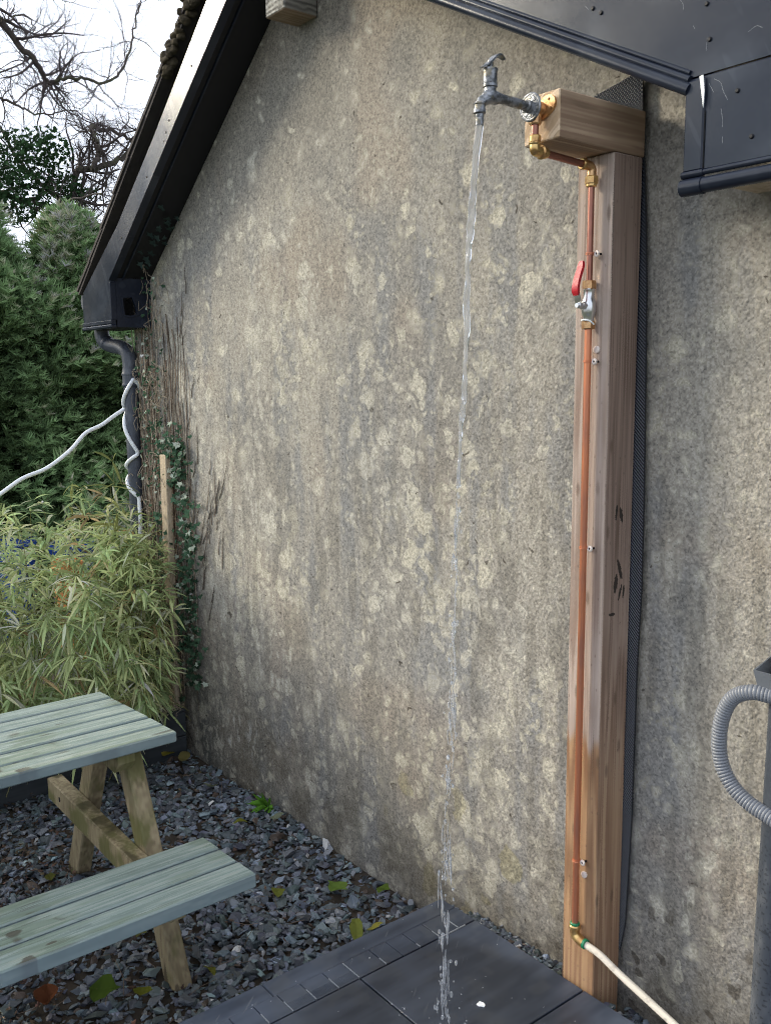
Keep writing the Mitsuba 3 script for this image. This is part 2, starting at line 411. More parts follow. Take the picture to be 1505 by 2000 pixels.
def paint_col(p, n, uv):
    fib = N(p.x * 230, p.y * 6, p.z * 60)
    st = FB(p.x * 60, p.y * 8, 5.0)
    big = FB(p.x * 7, p.y * 5, 8.0)
    c = MIX((0.160, 0.205, 0.182), (0.258, 0.308, 0.275), SS(0.25, 0.75, 0.4 * st + 0.6 * fib))
    c = MIX(c, (0.33, 0.37, 0.33), 0.40 * SS(0.62, 0.8, N(p.x * 420, p.y * 16, p.z * 90)))
    c = MIX(c, (0.085, 0.085, 0.060), 0.55 * SS(0.66, 0.82, N(p.x * 320, p.y * 11, 9.0)) * SS(0.4, 0.6, big))
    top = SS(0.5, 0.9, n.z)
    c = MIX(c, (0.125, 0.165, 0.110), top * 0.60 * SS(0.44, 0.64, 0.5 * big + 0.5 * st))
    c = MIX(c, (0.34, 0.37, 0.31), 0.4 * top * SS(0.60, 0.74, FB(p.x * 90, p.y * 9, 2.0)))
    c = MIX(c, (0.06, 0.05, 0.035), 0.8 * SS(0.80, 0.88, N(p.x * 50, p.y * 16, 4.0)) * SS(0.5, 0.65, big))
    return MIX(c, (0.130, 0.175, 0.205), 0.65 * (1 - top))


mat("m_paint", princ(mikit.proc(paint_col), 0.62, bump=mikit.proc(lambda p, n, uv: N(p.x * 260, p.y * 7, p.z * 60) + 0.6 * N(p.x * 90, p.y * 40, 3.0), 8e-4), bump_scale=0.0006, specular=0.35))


def legwood_col(p, n, uv):
    fib = N(p.x * 150, p.y * 150, p.z * 12)
    c = MIX((0.175, 0.142, 0.086), (0.320, 0.266, 0.172), SS(0.2, 0.8, 0.5 * fib + 0.5 * FB(p.x * 20, p.y * 30, p.z * 9)))
    c = MIX(c, (0.10, 0.105, 0.035), 0.75 * SS(0.46, 0.68, FB(p.x * 10, p.y * 22, p.z * 10 + 4)))
    c = MIX(c, (0.050, 0.045, 0.022), 0.8 * SS(0.5, 0.9, n.z) * SS(0.4, 0.6, FB(p.x * 14, p.y * 14, 3.0)))
    return MIX(c, (0.055, 0.042, 0.030), 0.7 * SS(0.55, 0.7, FB(p.x * 45, p.y * 45, p.z * 16)) * SS(0.02, -0.2, p.z))


mat("m_legwood", princ(mikit.proc(legwood_col), 0.85, bump=mikit.proc(wood_bump, 8e-4), bump_scale=0.0008, specular=0.2))
mat("m_planter", princ(mikit.proc(lambda p, n, uv: MIX((0.016, 0.022, 0.030), (0.045, 0.052, 0.058), FB(p.x * 30, p.y * 4, p.z * 60))), 0.6))
mat("m_stake", princ(mikit.proc(lambda p, n, uv: MIX((0.26, 0.19, 0.12), (0.50, 0.42, 0.31), FB(p.x * 90, p.y * 90, p.z * 7))), 0.9))


def leafmat(spec=0.4, rough=0.45, trans=0.45):
    return {"type": "principledthin", "base_color": VC, "roughness": rough, "diff_trans": trans, "spec_trans": 0.0, "eta": 1.4}


mat("m_bamboo", leafmat(rough=0.38, trans=0.5))
mat("m_conifer", leafmat(rough=0.6, trans=0.4))
mat("m_ivy", leafmat(rough=0.4, trans=0.25))
mat("m_fallen", leafmat(rough=0.5, trans=0.5))
mat("m_bark", princ(mikit.proc(lambda p, n, uv: MIX(MIX((0.030, 0.024, 0.022), (0.115, 0.092, 0.078), FB(p.x * 25, p.y * 25, p.z * 8)), (0.07, 0.085, 0.035), 0.5 * SS(0.5, 0.7, FB(p.x * 5, p.y * 5, p.z * 5)))), 0.95))
mat("m_twig", princ((0.060, 0.046, 0.044), 0.9))
mat("m_drystem", princ(VC, 0.9))
mat("m_rooftile", princ(mikit.proc(lambda p, n, uv: MIX((0.020, 0.018, 0.019), (0.055, 0.044, 0.040), FB(p.x * 20, p.y * 20, p.z * 20))), 0.9))
mat("m_moss", princ(mikit.proc(lambda p, n, uv: MIX((0.020, 0.016, 0.012), (0.075, 0.058, 0.030), FB(p.x * 60, p.y * 60, p.z * 60))), 1.0))
mat("m_water", {"type": "blendbsdf", "weight": 0.10, "bsdf_clear": {"type": "dielectric", "int_ior": 1.333, "ext_ior": 1.0}, "bsdf_froth": {"type": "twosided", "bsdf": {"type": "diffuse", "reflectance": rgb((0.85, 0.88, 0.92))}}})
mat("m_white", princ((0.78, 0.79, 0.78), 0.6))
mat("m_dark", princ((0.004, 0.004, 0.005), 0.9))
mat("m_blue", princ((0.02, 0.06, 0.26), 0.4))
mat("m_orange", princ((0.55, 0.22, 0.07), 0.6))
mat("m_ground", princ(mikit.proc(lambda p, n, uv: MIX((0.030, 0.028, 0.020), (0.075, 0.085, 0.035), FB(p.x * 1.5, p.y * 1.5, 2.0, 5))), 0.95))

# ------------------------------------------------------------------ ground, gravel bed, patio
g = MB()
xs = np.array([-120, -40, -20, -12, -8, -6, -5, -4.4, -1.9, 2, 6, 40, 120.0])
ys = np.array([-120, -40, -12, -6, -3, -1, 0, 0.6, 1.2, 1.8, 2.4, 4, 8, 20, 60, 120.0])
X, Y = np.meshgrid(xs, ys, indexing="ij")
Z = np.full_like(X, -0.235) - 0.02 * (X < -6)
i, j = np.meshgrid(np.arange(len(xs) - 1), np.arange(len(ys) - 1), indexing="ij")
w = len(ys)
g.add(np.stack([X, Y, Z], -1).reshape(-1, 3), np.stack([i * w + j, (i + 1) * w + j, (i + 1) * w + j + 1, i * w + j + 1], -1).reshape(-1, 4))
struct("ground", g, "m_ground")
struct("gravel_bed", cbox(-4.3, -1.905, -1.2, 1.834, -0.3, -0.214, 0.002), "m_soil")
struct("gravel_border", cbox(-1.904, 1.5, 1.712, 1.834, -0.3, -0.118, 0.002), "m_soil")

struct("patio", cbox(-1.90, 1.5, -1.5, 1.697, -0.3, -0.022, 0.004), "m_jointsand")
GAP = 0.0025
XJ = [-1.7575 + 0.3935 * k for k in range(9)]
YJ = [1.7 - 0.4125 * k for k in range(9)]
for a in range(8):
    for b in range(8):
        struct("paver", cbox(XJ[a] + GAP, XJ[a + 1] - GAP, YJ[b + 1] + GAP, YJ[b] - GAP, -0.0215, 0.0005 * rng.uniform(-1, 1), 0.0015), "m_tile", "patio")
# edging: a row of small nosing pavers with pale grout between them, and an outer coping strip
yb = [1.699, 1.635, 1.566, 1.495, 1.4345, 1.3775, 1.2885, 1.224, 1.155, 1.0865] + [1.0865 - 0.068 * k for k in range(1, 34)]
for k in range(len(yb) - 1):
    struct("edging_paver", cbox(-1.838, -1.7605, yb[k + 1] + 0.0012, yb[k] - 0.0012, -0.0215, -0.0005 + 0.0004 * rng.uniform(-1, 1), 0.001), "m_tile", "patio")
for k in range(1, len(yb) - 1):
    if k in (4,): continue
    L = {1: 0.040, 2: 0.032, 3: 0.016, 5: 0.03, 6: 0.074, 7: 0.046, 8: 0.046, 9: 0.043}.get(k, 0.04)
    struct("grout_line", cbox(-1.762 - L, -1.762, yb[k] - 0.0011, yb[k] + 0.0011, -0.0213, 0.0006, 0.0003), "m_grout", "patio")
for y0, y1 in ((1.56, 1.66),):
    if y1 > y0: struct("grout_line", cbox(-1.7598, -1.7565, y0, y1, -0.0213, 0.0002, 0.0003), "m_grout", "patio")
# grip ribs on three of the edging pavers
for k in (6, 7, 8):
    m = MB()
    for y in np.arange(yb[k + 1] + 0.004, yb[k] - 0.003, 0.0035):
        m.mesh(trimesh.creation.box((0.030, 0.0005, 0.0010), T_ := trimesh.transformations.translation_matrix((-1.779, y, 0.0002))))
    struct("grip_ribs", m, "m_tile", "patio")
for k in range(5):
    struct("coping_strip", cbox(-1.902, -1.8395, 1.699 - 0.62 * (k + 1) + 0.001, 1.699 - 0.62 * k - 0.001, -0.0215, -0.001, 0.003), "m_tile", "patio")

# slate chippings
protos = []
for k in range(36):
    q = rng.normal(size=(11, 3)); q = unit(q) * rng.uniform(0.75, 1.0, (11, 1))
    q *= np.array([1.0, rng.uniform(0.55, 0.85), rng.uniform(0.22, 0.5)])
    h = trimesh.convex.convex_hull(q)
    protos.append((np.array(h.vertices), np.array(h.faces)))


def rotations(n, tilt):
    az, t, ax = rng.uniform(0, 2 * np.pi, n), rng.normal(0, tilt, n), rng.uniform(0, 2 * np.pi, n)
    k = np.stack([np.cos(ax), np.sin(ax), 0 * ax], -1)
    K = np.zeros((n, 3, 3)); K[:, 0, 1], K[:, 0, 2], K[:, 1, 0], K[:, 1, 2], K[:, 2, 0], K[:, 2, 1] = -k[:, 2], k[:, 1], k[:, 2], -k[:, 0], -k[:, 1], k[:, 0]
    R = np.eye(3) + np.sin(t)[:, None, None] * K + (1 - np.cos(t))[:, None, None] * (K @ K)
    Rz = np.zeros((n, 3, 3)); Rz[:, 0, 0] = Rz[:, 1, 1] = np.cos(az); Rz[:, 0, 1] = -np.sin(az); Rz[:, 1, 0] = np.sin(az); Rz[:, 2, 2] = 1
    return R @ Rz


def scatter(protos, pos, scale, tilt, colors):
    n = len(pos); R = rotations(n, tilt); which = rng.integers(0, len(protos), n)
    mb = MB()
    for k in range(len(protos)):
        s = np.where(which == k)[0]
        if not len(s): continue
        pv, pf = protos[k]
        v = np.einsum("nij,kj->nki", R[s], pv) * scale[s][:, None, None] + pos[s][:, None]
        f = (pf[None] + (np.arange(len(s)) * len(pv))[:, None, None]).reshape(-1, 3)
        c = np.repeat(colors[s], len(pv), axis=0)
        mb.add(v.reshape(-1, 3), f, c)
    return mb


def slate_colors(n):
    base = np.array([0.084, 0.101, 0.118]) * rng.lognormal(0, 0.45, (n, 1)) * rng.uniform(0.9, 1.1, (n, 3))
    w = rng.random(n)
    base[w > 0.90] = np.array([0.15, 0.16, 0.18]) * rng.uniform(0.7, 1.5, ((w > 0.90).sum(), 1))
    base[w > 0.988] = np.array([0.42, 0.42, 0.42]) * rng.uniform(0.6, 1.4, ((w > 0.988).sum(), 1))
    base[w < 0.04] = np.array([0.075, 0.055, 0.045]) * rng.uniform(0.6, 1.3, ((w < 0.04).sum(), 1))
    return base


n = 17000
pos = np.stack([rng.uniform(-4.2, -1.91, n), rng.uniform(0.25, 1.828, n), rng.uniform(-0.222, -0.194, n)], -1)
pos[:, 2] += 0.012 * np.sin(pos[:, 0] * 5 + 1) * np.sin(pos[:, 1] * 6)
sc = np.clip(rng.lognormal(math.log(0.0175), 0.40, n), 0.006, 0.042)
pos[:, 0] = np.minimum(pos[:, 0], -1.905 - sc)
n2 = 2400
p2 = np.stack([rng.uniform(-1.895, -1.2, n2), rng.uniform(1.71, 1.832, n2), rng.uniform(-0.118, -0.088, n2)], -1)
p2 = p2[~((p2[:, 0] > -1.46) & (p2[:, 0] < -1.325) & (p2[:, 1] > 1.69))]
hi = rng.random(len(p2)) < 0.10
p2[hi, 2] += rng.uniform(0.02, 0.075, hi.sum()); p2[hi, 1] = rng.uniform(1.712, 1.74, hi.sum())
s2 = np.clip(rng.lognormal(math.log(0.0125), 0.35, len(p2)), 0.006, 0.024)
allp, alls = np.vstack([pos, p2]), np.concatenate([sc, s2])
single("slate_chippings", scatter(protos, allp, alls, 0.5, slate_colors(len(allp))), "m_slate", "loose dark blue-grey slate chippings spread between the patio edge and the wall", "gravel", kind="stuff")

# leaf litter, bark scraps and twigs, thick under the table
lit = MB()
flake = []
for k in range(14):
    a = np.sort(rng.uniform(0, 2 * np.pi, 7)); r = rng.uniform(0.5, 1, 7)
    q = np.stack([r * np.cos(a), 0.5 * r * np.sin(a), 0.18 * rng.normal(size=7)], -1)
    v = np.vstack([q, [[0, 0, 0.15]]]); flake.append((v, np.array([[i, (i + 1) % 7, 7] for i in range(7)])))
nl = 2600
lp = np.stack([rng.uniform(-3.9, -2.15, nl), rng.uniform(0.3, 1.25, nl), rng.uniform(-0.196, -0.172, nl)], -1)
keep = (meshkit.fbm(np.stack([lp[:, 0] * 2.2, lp[:, 1] * 2.2, 0 * lp[:, 0]], -1)) - 0.25 * (lp[:, 1] - 0.7) + 0.12 * (lp[:, 0] < -2.6)).argsort()[-1600:]
lp = lp[keep]
ex = np.stack([rng.uniform(-3.9, -1.95, 170), rng.uniform(0.5, 1.82, 170), rng.uniform(-0.190, -0.176, 170)], -1)
lp = np.vstack([lp, ex])
lc = np.array([0.062, 0.040, 0.026]) * rng.lognormal(0, 0.5, (len(lp), 1)) * rng.uniform(0.85, 1.15, (len(lp), 3))
lit = scatter(flake, lp, rng.uniform(0.006, 0.02, len(lp)), 0.6, lc)
for k in range(110):
    a = np.array([rng.uniform(-3.9, -2.0), rng.uniform(0.4, 1.7), -0.178]); d = unit(np.append(rng.normal(size=2), rng.normal(0, 0.1)))
    L = rng.uniform(0.03, 0.10); q = np.array([a, a + d * L * 0.5 + rng.normal(0, 0.004, 3), a + d * L])
    lit.mesh(tube(q, 0.0010, 4, False), np.array([0.12, 0.085, 0.06]) * rng.uniform(0.5, 1.6))
single("leaf_litter", lit, "m_litter", "brown dead leaf scraps and twigs littering the slate under the picnic table", "leaf litter", kind="stuff")

# ------------------------------------------------------------------ the house: rendered gable, bargeboards, eaves boxes
house = thing("house", "house gable end with stained grey roughcast wall and black plastic bargeboards", "house")
zl = lambda x: 0.728 * x + 4.925     # soffit line of the left slope
zr = lambda x: -0.527 * x + 1.494    # soffit line of the right slope
XR = (1.494 - 4.925) / (0.728 + 0.527)
ZR = zl(XR)
XLW, XRW = -4.245, -0.70
wallp = Polygon([(XLW, -0.5), (XRW, -0.5), (XRW, zr(XRW)), (XR, ZR), (XLW, zl(XLW))])
part(house, "wall", prism_xz(wallp, YW, YW + 0.25), "m_render", False)
part(house, "side_wall", cbox(XLW, XLW + 0.25, YW + 0.252, 6.0, -0.5, zl(XLW), 0.002), "m_render", False)
YB = 1.65


def slope_poly(x0, x1, fn, h0, h1):
    return Polygon([(x0, fn(x0) + h0), (x1, fn(x1) + h0), (x1, fn(x1) + h1), (x0, fn(x0) + h1)])


HL = 0.152
XBL, ZBL = -4.043, 1.779
lb = Polygon([(XBL, zl(XBL) - 0.012), (XR, ZR), (XR, ZR + 0.24), (-3.064, 2.842), (-3.543, 2.473 + 0.005), (-3.943, 2.193), (-4.385, 1.938), (-4.385, 1.935), (XBL, 1.945)])
bl = part(house, "bargeboard", prism_xz(lb, YB, YB + 0.018), "m_fascia", False, "sloping black bargeboard on the far left of the gable")
mo = unary_union([slope_poly(XBL, XR, zl, 0.0, 0.014)])
part(house, "bargeboard_trim", prism_xz(mo, YB - 0.006, YB - 0.0002), "m_fascia", False)
part(house, "bargeboard_trim", prism_xz(slope_poly(XBL, XR, zl, -0.014, -0.0015), YB - 0.011, YB + 0.022), "m_fascia", False)
part(house, "soffit", prism_xz(slope_poly(XBL, XR, zl, 0.001, 0.010), YB + 0.0185, YW - 0.0005), "m_soffit", False)
part(house, "bargeboard_trim", prism_xz(slope_poly(XBL, XR, zl, -0.011, 0.0), YB + 0.05, YB + 0.056), "m_fascia", False)
for x, h in ((-3.45, 0.03), (-3.40, 0.06), (-3.43, 0.045), (-3.62, 0.05), (-3.9, 0.05), (-3.2, 0.06)):
    part(bl, "screw", lathe((x, YB, zl(x) + h), (0, -1, 0), [(0, 0.004), (0.002, 0.004), (0.003, 0.0025)], 10), "m_soffit")
# left eaves box
bx = Polygon([(-4.385, ZBL), (XBL, ZBL), (XBL, zl(XBL) - 0.016), (-4.385, 1.930)])
lbox = part(house, "eaves_box", prism_xz(bx, YB - 0.004, YB + 0.013), "m_fascia", False, "boxed black plastic end of the eaves at the far left")
part(lbox, "trim", cbox(-4.392, XBL + 0.004, YB - 0.012, YB + 0.016, ZBL - 0.016, ZBL - 0.0008, 0.004), "m_fascia")
part(lbox, "trim", cbox(-4.390, XBL + 0.002, YB - 0.009, YB - 0.0045, ZBL + 0.003, ZBL + 0.018, 0.002), "m_fascia")
part(lbox, "corner_trim", cbox(XBL - 0.010, XBL + 0.0035, YB - 0.008, YB + 0.02, ZBL + 0.019, zl(XBL) - 0.02, 0.002), "m_fascia")
hole = Polygon([(1.706, 1.822), (1.700, 1.893), (1.742, 1.900), (1.758, 1.86), (1.762, 1.826), (1.735, 1.818)])
sidep = Polygon([(YB + 0.0205, ZBL - 0.012), (YW - 0.001, ZBL - 0.012), (YW - 0.001, zl(XBL)), (YB + 0.0205, zl(XBL))]).difference(hole)
part(lbox, "side_panel", prism_yz(sidep, XBL - 0.008, XBL + 0.001), "m_fascia", False, "side panel with a torn hole")
rim = hole.buffer(0.008).difference(hole.buffer(0.0005))
part(lbox, "hole_rim", prism_yz(rim, XBL + 0.0012, XBL + 0.004), "m_fascia", False)
part(lbox, "bottom_panel", cbox(-4.385, XBL - 0.0085, YB + 0.0165, YW - 0.001, ZBL - 0.012, ZBL - 0.003, 0.001), "m_soffit")
part(lbox, "back_panel", cbox(-4.385, -4.37, YB + 0.0165, 6.0, ZBL, 1.93, 0.001), "m_soffit")

# right bargeboard and eaves box
XBR = -1.125
rb = Polygon([(XBR, zr(XBR) + 0.012), (XR, ZR + 0.001), (XR, ZR + 0.24), (-0.45, zr(-0.45) + 0.36), (-0.45, 2.02), (-1.07, 2.107)])
rb = Polygon([(XR, ZR + 0.001), (XR, ZR + 0.26), (-0.45, zr(-0.45) + 0.36), (-0.45, 2.1085), (-1.085, 2.1085), (-1.14, 2.1085)])
br = part(house, "bargeboard", prism_xz(rb, YB, YB + 0.018), "m_fascia", False, "sloping black bargeboard over the timber post")
for h_, y_, r_ in ((0.0345, -0.001, 0.0042), (0.0215, -0.001, 0.0075), (0.003, 0.0, 0.0125)):
    part(house, "bargeboard_trim", tube([(XR, YB + y_, zr(XR) + h_), ((XR + XBR) / 2, YB + y_, zr((XR + XBR) / 2) + h_), (XBR + 0.006, YB + y_, zr(XBR + 0.006) + h_)], r_, 20), "m_fascia", 50)
part(house, "soffit", prism_xz(slope_poly(XR, XBR, zr, 0.001, 0.010), YB + 0.0205, YW - 0.0005), "m_soffit", False)
for x, z in ((-1.364, 2.308), (-1.342, 2.293), (-1.089, 2.235), (-1.08, 2.169)):
    part(br, "screw", lathe((x, YB, z), (0, -1, 0), [(0, 0.0045), (0.002, 0.0045), (0.0035, 0.003)], 10), "m_soffit")
rbox = part(house, "eaves_box", cbox(XBR + 0.001, -0.45, YB - 0.001, YB + 0.014, 1.931, 2.1055, 0.002), "m_fascia", 30, "boxed black plastic end of the eaves at the right")
part(rbox, "corner_trim", cbox(XBR - 0.001, -1.0835, YB - 0.006, YB + 0.03, 1.931, 2.102, 0.003), "m_fascia", 30, "corner trim with a white gash of sealant")
part(rbox, "sealant", prism_xz(Polygon([(-1.094, 2.104), (-1.086, 2.1055), (-1.082, 2.075), (-1.0835, 2.045), (-1.088, 2.07)]), YB - 0.0085, YB - 0.0063), "m_white", False)
part(rbox, "joint", cbox(-1.0833, -1.0815, YB - 0.003, YB - 0.0012, 1.931, 2.04, 0.0002), "m_dark")
for z_, y_, r_ in ((1.9265, -0.001, 0.0055), (1.9025, 0.001, 0.0150)):
    part(rbox, "trim", tube([(XBR - 0.002, YB + y_, z_), (-0.8, YB + y_, z_), (-0.45, YB + y_, z_)], r_, 24), "m_fascia", 50)
    part(rbox, "trim_cap", tube([(XBR - 0.004, YB + y_, z_), (-1.10, YB + y_, z_), (-1.0815, YB + y_, z_)], r_ + 0.0017, 24), "m_fascia", 50)
part(rbox, "bottom_panel", cbox(XBR + 0.05, -0.45, YB + 0.031, YW - 0.001, 1.905, 1.914, 0.001), "m_stake")
for x, z in ((-1.016, 2.061), (-0.983, 1.973)):
    part(rbox, "screw", lathe((x, YB - 0.001, z), (0, -1, 0), [(0, 0.0045), (0.002, 0.0045), (0.0035, 0.003)], 10), "m_soffit")
for pts in ([(-1.066, 2.094), (-1.052, 2.084), (-1.046, 2.068), (-1.036, 2.050)], [(-1.049, 2.036), (-1.046, 2.022), (-1.0445, 2.002)], [(-1.077, 2.088), (-1.066, 2.070)], [(-1.043, 1.985), (-1.043, 1.972)]):
    q = np.array(pts); part(rbox, "drip_mark", tube(smoothpath(np.stack([q[:, 0], np.full(len(q), YB - 0.0012), q[:, 1]], -1), 4), 0.00045, 5), "m_grout")
for pts in ([(-1.150, 2.262), (-1.142, 2.250), (-1.140, 2.240)], [(-1.180, 2.280), (-1.174, 2.268)], [(-1.118, 2.205), (-1.113, 2.197)], [(-1.086, 2.165), (-1.0855, 2.150)], [(-1.0, 2.16), (-0.985, 2.166), (-0.972, 2.16)], [(-1.385, 2.318), (-1.375, 2.309)]):
    q = np.array(pts); part(br, "drip_mark", tube(smoothpath(np.stack([q[:, 0], np.full(len(q), YB - 0.0002), q[:, 1]], -1), 4), 0.00045, 5), "m_grout")
# ridge beam end
part(house, "ridge_beam", cbox(-2.775, -2.66, 1.706, YW - 0.0005, 2.705, 2.86, 0.004), "m_oldbeam", 30, "weathered grey end of the ridge beam under the gable peak")
# roof slabs and verge tiles
rl = Polygon([(-4.44, 1.938), (XR, ZR + 0.245), (XR, ZR + 0.285), (-4.44, 1.972)])
rf = part(house, "roof", prism_xz(rl, YB + 0.03, 6.0), "m_rooftile", False)
part(house, "roof", prism_xz(Polygon([(XR + 0.001, ZR + 0.265), (-0.40, zr(-0.40) + 0.365), (-0.40, zr(-0.40) + 0.40), (XR + 0.001, ZR + 0.30)]), YB - 0.02, 6.0), "m_rooftile", False)
p0, p1 = np.array([-4.41, 1.955]), np.array([XR, ZR + 0.272])
dd = unit(p1 - p0); L = np.linalg.norm(p1 - p0); nn = np.array([-dd[1], dd[0]])
k, t = 0, -0.02
while t < L - 0.05:
    ln = 0.215
    a, b = p0 + dd * t, p0 + dd * min(t + ln, L)
    wob = rng.uniform(-0.002, 0.002)
    q = [a + nn * (0.004 + wob), b + nn * (-0.002 + wob), b + nn * (0.012 + wob), a + nn * (0.018 + wob)]
    part(rf, "verge_tile", prism_xz(Polygon([tuple(x) for x in q]), YB - 0.014 + rng.uniform(-0.003, 0.003), YB + 0.2), "m_rooftile", False)
    part(rf, "undercloak", prism_xz(Polygon([tuple(x) for x in [a - nn * 0.014, b - nn * 0.014, b - nn * 0.001, a - nn * 0.001]]), YB - 0.008, YB + 0.2), "m_rooftile", False)
    t += 0.205
ms = MB()
for k in range(60):
    x = -3.42 + 0.30 * (k / 33) + rng.normal(0, 0.03); a = p0 + dd * ((x - p0[0]) / dd[0])
    ic = trimesh.creation.icosphere(2, 1.0); v = ic.vertices * np.array([rng.uniform(0.012, 0.03), rng.uniform(0.012, 0.022), rng.uniform(0.010, 0.022)])
    v = v * (1 + 0.5 * (meshkit.noise(v * 90 + k) - 0.5))[:, None]
    ms.add(v + [a[0], YB - 0.018 + rng.uniform(0, 0.03), a[1] + rng.uniform(-0.035, 0.03)], ic.faces)
part(rf, "moss", ms, "m_moss", False, "dark clumps of moss along the roof edge")

# gutter with its end cap at the far left
gut = thing("gutter", "black plastic eaves gutter end left of the boxed eaves", "gutter")
ga = np.linspace(-np.pi, 0, 13)
gp = Polygon([(-4.490 + 0.041 * math.cos(t), 1.908 + 0.041 * math.sin(t)) for t in ga] + [(-4.490 + 0.037 * math.cos(t), 1.908 + 0.037 * math.sin(t)) for t in ga[::-1]])
part(gut, "channel", prism_xz(gp, 1.70, 5.5), "m_pipe_black", 40)
part(gut, "end_cap", prism_xz(Polygon([(-4.490 + 0.042 * math.cos(t), 1.908 + 0.042 * math.sin(t)) for t in np.linspace(0, 2 * np.pi, 24, endpoint=False)]), 1.692, 1.6998), "m_pipe_black", 40)

# far downpipe with its swan neck
dp = thing("downpipe", "dark grey plastic downpipe with swan neck at the far left corner of the house", "downpipe")
ax, ay = -4.226, 1.797
neck = [(-4.395, 1.735, 1.79), (-4.395, 1.735, 1.748), (-4.382, 1.741, 1.716), (-4.345, 1.757, 1.696), (-4.285, 1.781, 1.684), (-4.243, 1.793, 1.662), (-4.228, 1.797, 1.62), (ax, ay, 1.57)]
part(dp, "swan_neck", tube(smoothpath(neck, 6), 0.0345, 24), "m_pipe_black", 40)
part(dp, "collar", lathe((ax, ay, 1.50), (0, 0, 1), [(0, 0.038), (0.004, 0.041), (0.012, 0.041), (0.016, 0.0385), (0.050, 0.0385), (0.054, 0.041), (0.062, 0.041), (0.066, 0.038), (0.084, 0.037)], 28), "m_pipe_black", 40)
part(dp, "collar", lathe((-4.374, 1.745, 1.711), (0.75, 0.32, -0.45), [(0, 0.0365), (0.008, 0.0375), (0.014, 0.0365)], 24), "m_pipe_black", 40)
part(dp, "pipe", tube([(ax, ay, 1.51), (ax, ay, 0.8), (ax, ay, -0.23)], 0.034, 28), "m_pipe_black", 40)

# near downpipe, hopper and corrugated hose at the right
dq = thing("downpipe", "weathered grey downpipe with speckled lower half at the right edge of the photo", "downpipe")
bxx, byy = -0.912, 1.752
part(dq, "pipe", tube([(bxx - 0.004, byy, -0.23), (bxx, byy, 0.4), (bxx + 0.004, byy, 0.885)], 0.034, 32), "m_pipe_grey", 40)
part(dq, "upper_pipe", tube([(bxx + 0.008, byy, 0.86), (bxx + 0.010, byy, 1.93)], 0.030, 32), "m_hopper", 40)
hz = [(0.872, 0.036), (0.955, 0.050)]
hop = MB()
for (za, ra), (zb, rb_) in zip(hz[:-1], hz[1:]):
    def sq(z, r, top=0): return [(bxx - r, byy - r * 0.8, z), (bxx + r, byy - r * 0.8, z), (bxx + r, byy + r * 0.9, z + top), (bxx - r, byy + r * 0.9, z + top)]
    o0, o1, i0, i1 = sq(za, ra), sq(zb - 0.018, rb_, 0.022), sq(za, ra - 0.003), sq(zb - 0.018, rb_ - 0.003, 0.022)
    v = o0 + o1 + i0 + i1
    f = [[k, (k + 1) % 4, 4 + (k + 1) % 4, 4 + k] for k in range(4)] + [[8 + (k + 1) % 4, 8 + k, 12 + k, 12 + (k + 1) % 4] for k in range(4)] + [[4 + k, 4 + (k + 1) % 4, 12 + (k + 1) % 4, 12 + k] for k in range(4)] + [[3, 2, 1, 0]]
    hop.add(v, f)
part(dq, "hopper", hop, "m_hopper", False, "open square grey hopper")
hose = thing("corrugated_hose", "grey corrugated hose looping out from the right-hand downpipe", "hose")
hp = smoothpath([(-0.925, 1.725, 0.888), (-0.965, 1.715, 0.888), (-1.004, 1.715, 0.866), (-1.026, 1.715, 0.822), (-1.033, 1.715, 0.765), (-1.025, 1.715, 0.715), (-1.000, 1.715, 0.675), (-0.962, 1.715, 0.650), (-0.915, 1.715, 0.636), (-0.87, 1.715, 0.625)], 10)
seg = np.concatenate([[0], np.cumsum(np.linalg.norm(np.diff(hp, axis=0), axis=1))])
ns = 62 * 6
tt = np.linspace(0, seg[-1], ns)
hq = np.stack([np.interp(tt, seg, hp[:, k]) for k in range(3)], -1)
rr = 0.0142 + 0.0022 * np.sqrt(np.abs(np.sin(np.arange(ns) * np.pi / 6)))
part(hose, "hose_tube", tube(hq, rr, 28), "m_hose_grey", 40)
part(hose, "spigot", lathe((-0.915, 1.727, 0.888), (-1, -0.12, 0), [(0, 0.0165), (0.022, 0.0165), (0.026, 0.0145)], 24), "m_hopper", 40)

# ------------------------------------------------------------------ timber post with arm, membrane
post = thing("timber_post", "square timber post with a short arm at its top standing against the wall", "post")
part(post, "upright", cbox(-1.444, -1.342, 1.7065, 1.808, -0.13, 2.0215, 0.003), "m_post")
arm = cbox(-1.439, -1.3405, 1.523, 1.812, 2.0225, 2.1215, 0.0025)
v = np.array(arm.vertices)
low = (v[:, 1] < 1.53) & (v[:, 2] < 2.03); v[low, 2] += 0.002 * (v[low, 0] > -1.39)
part(post, "arm", trimesh.Trimesh(v, arm.faces, process=False), "m_arm", 30, "short thick arm on top of the post, pale sawn end")
mem = [(-1.478, 0.10), (-1.46, 2.10), (-1.492, 2.188), (-1.452, 2.196), (-1.414, 2.203), (-1.357, 2.215), (-1.352, 2.125), (-1.345, 2.032), (-1.335, 1.896), (-1.327, 1.736), (-1.320, 1.456), (-1.316, 1.273), (-1.314, 1.028), (-1.320, 0.835), (-1.322, 0.436), (-1.331, 0.154), (-1.345, 0.07)]
mbk = thing("membrane", "black textured plastic membrane strip hanging between the timber post and the wall", "membrane")
part(mbk, "sheet", prism_xz(Polygon(mem), 1.8150, 1.8195), "m_membrane", False)
from shapely.geometry import LineString
mpo, rb_m = Polygon(mem).buffer(-0.001), MB()
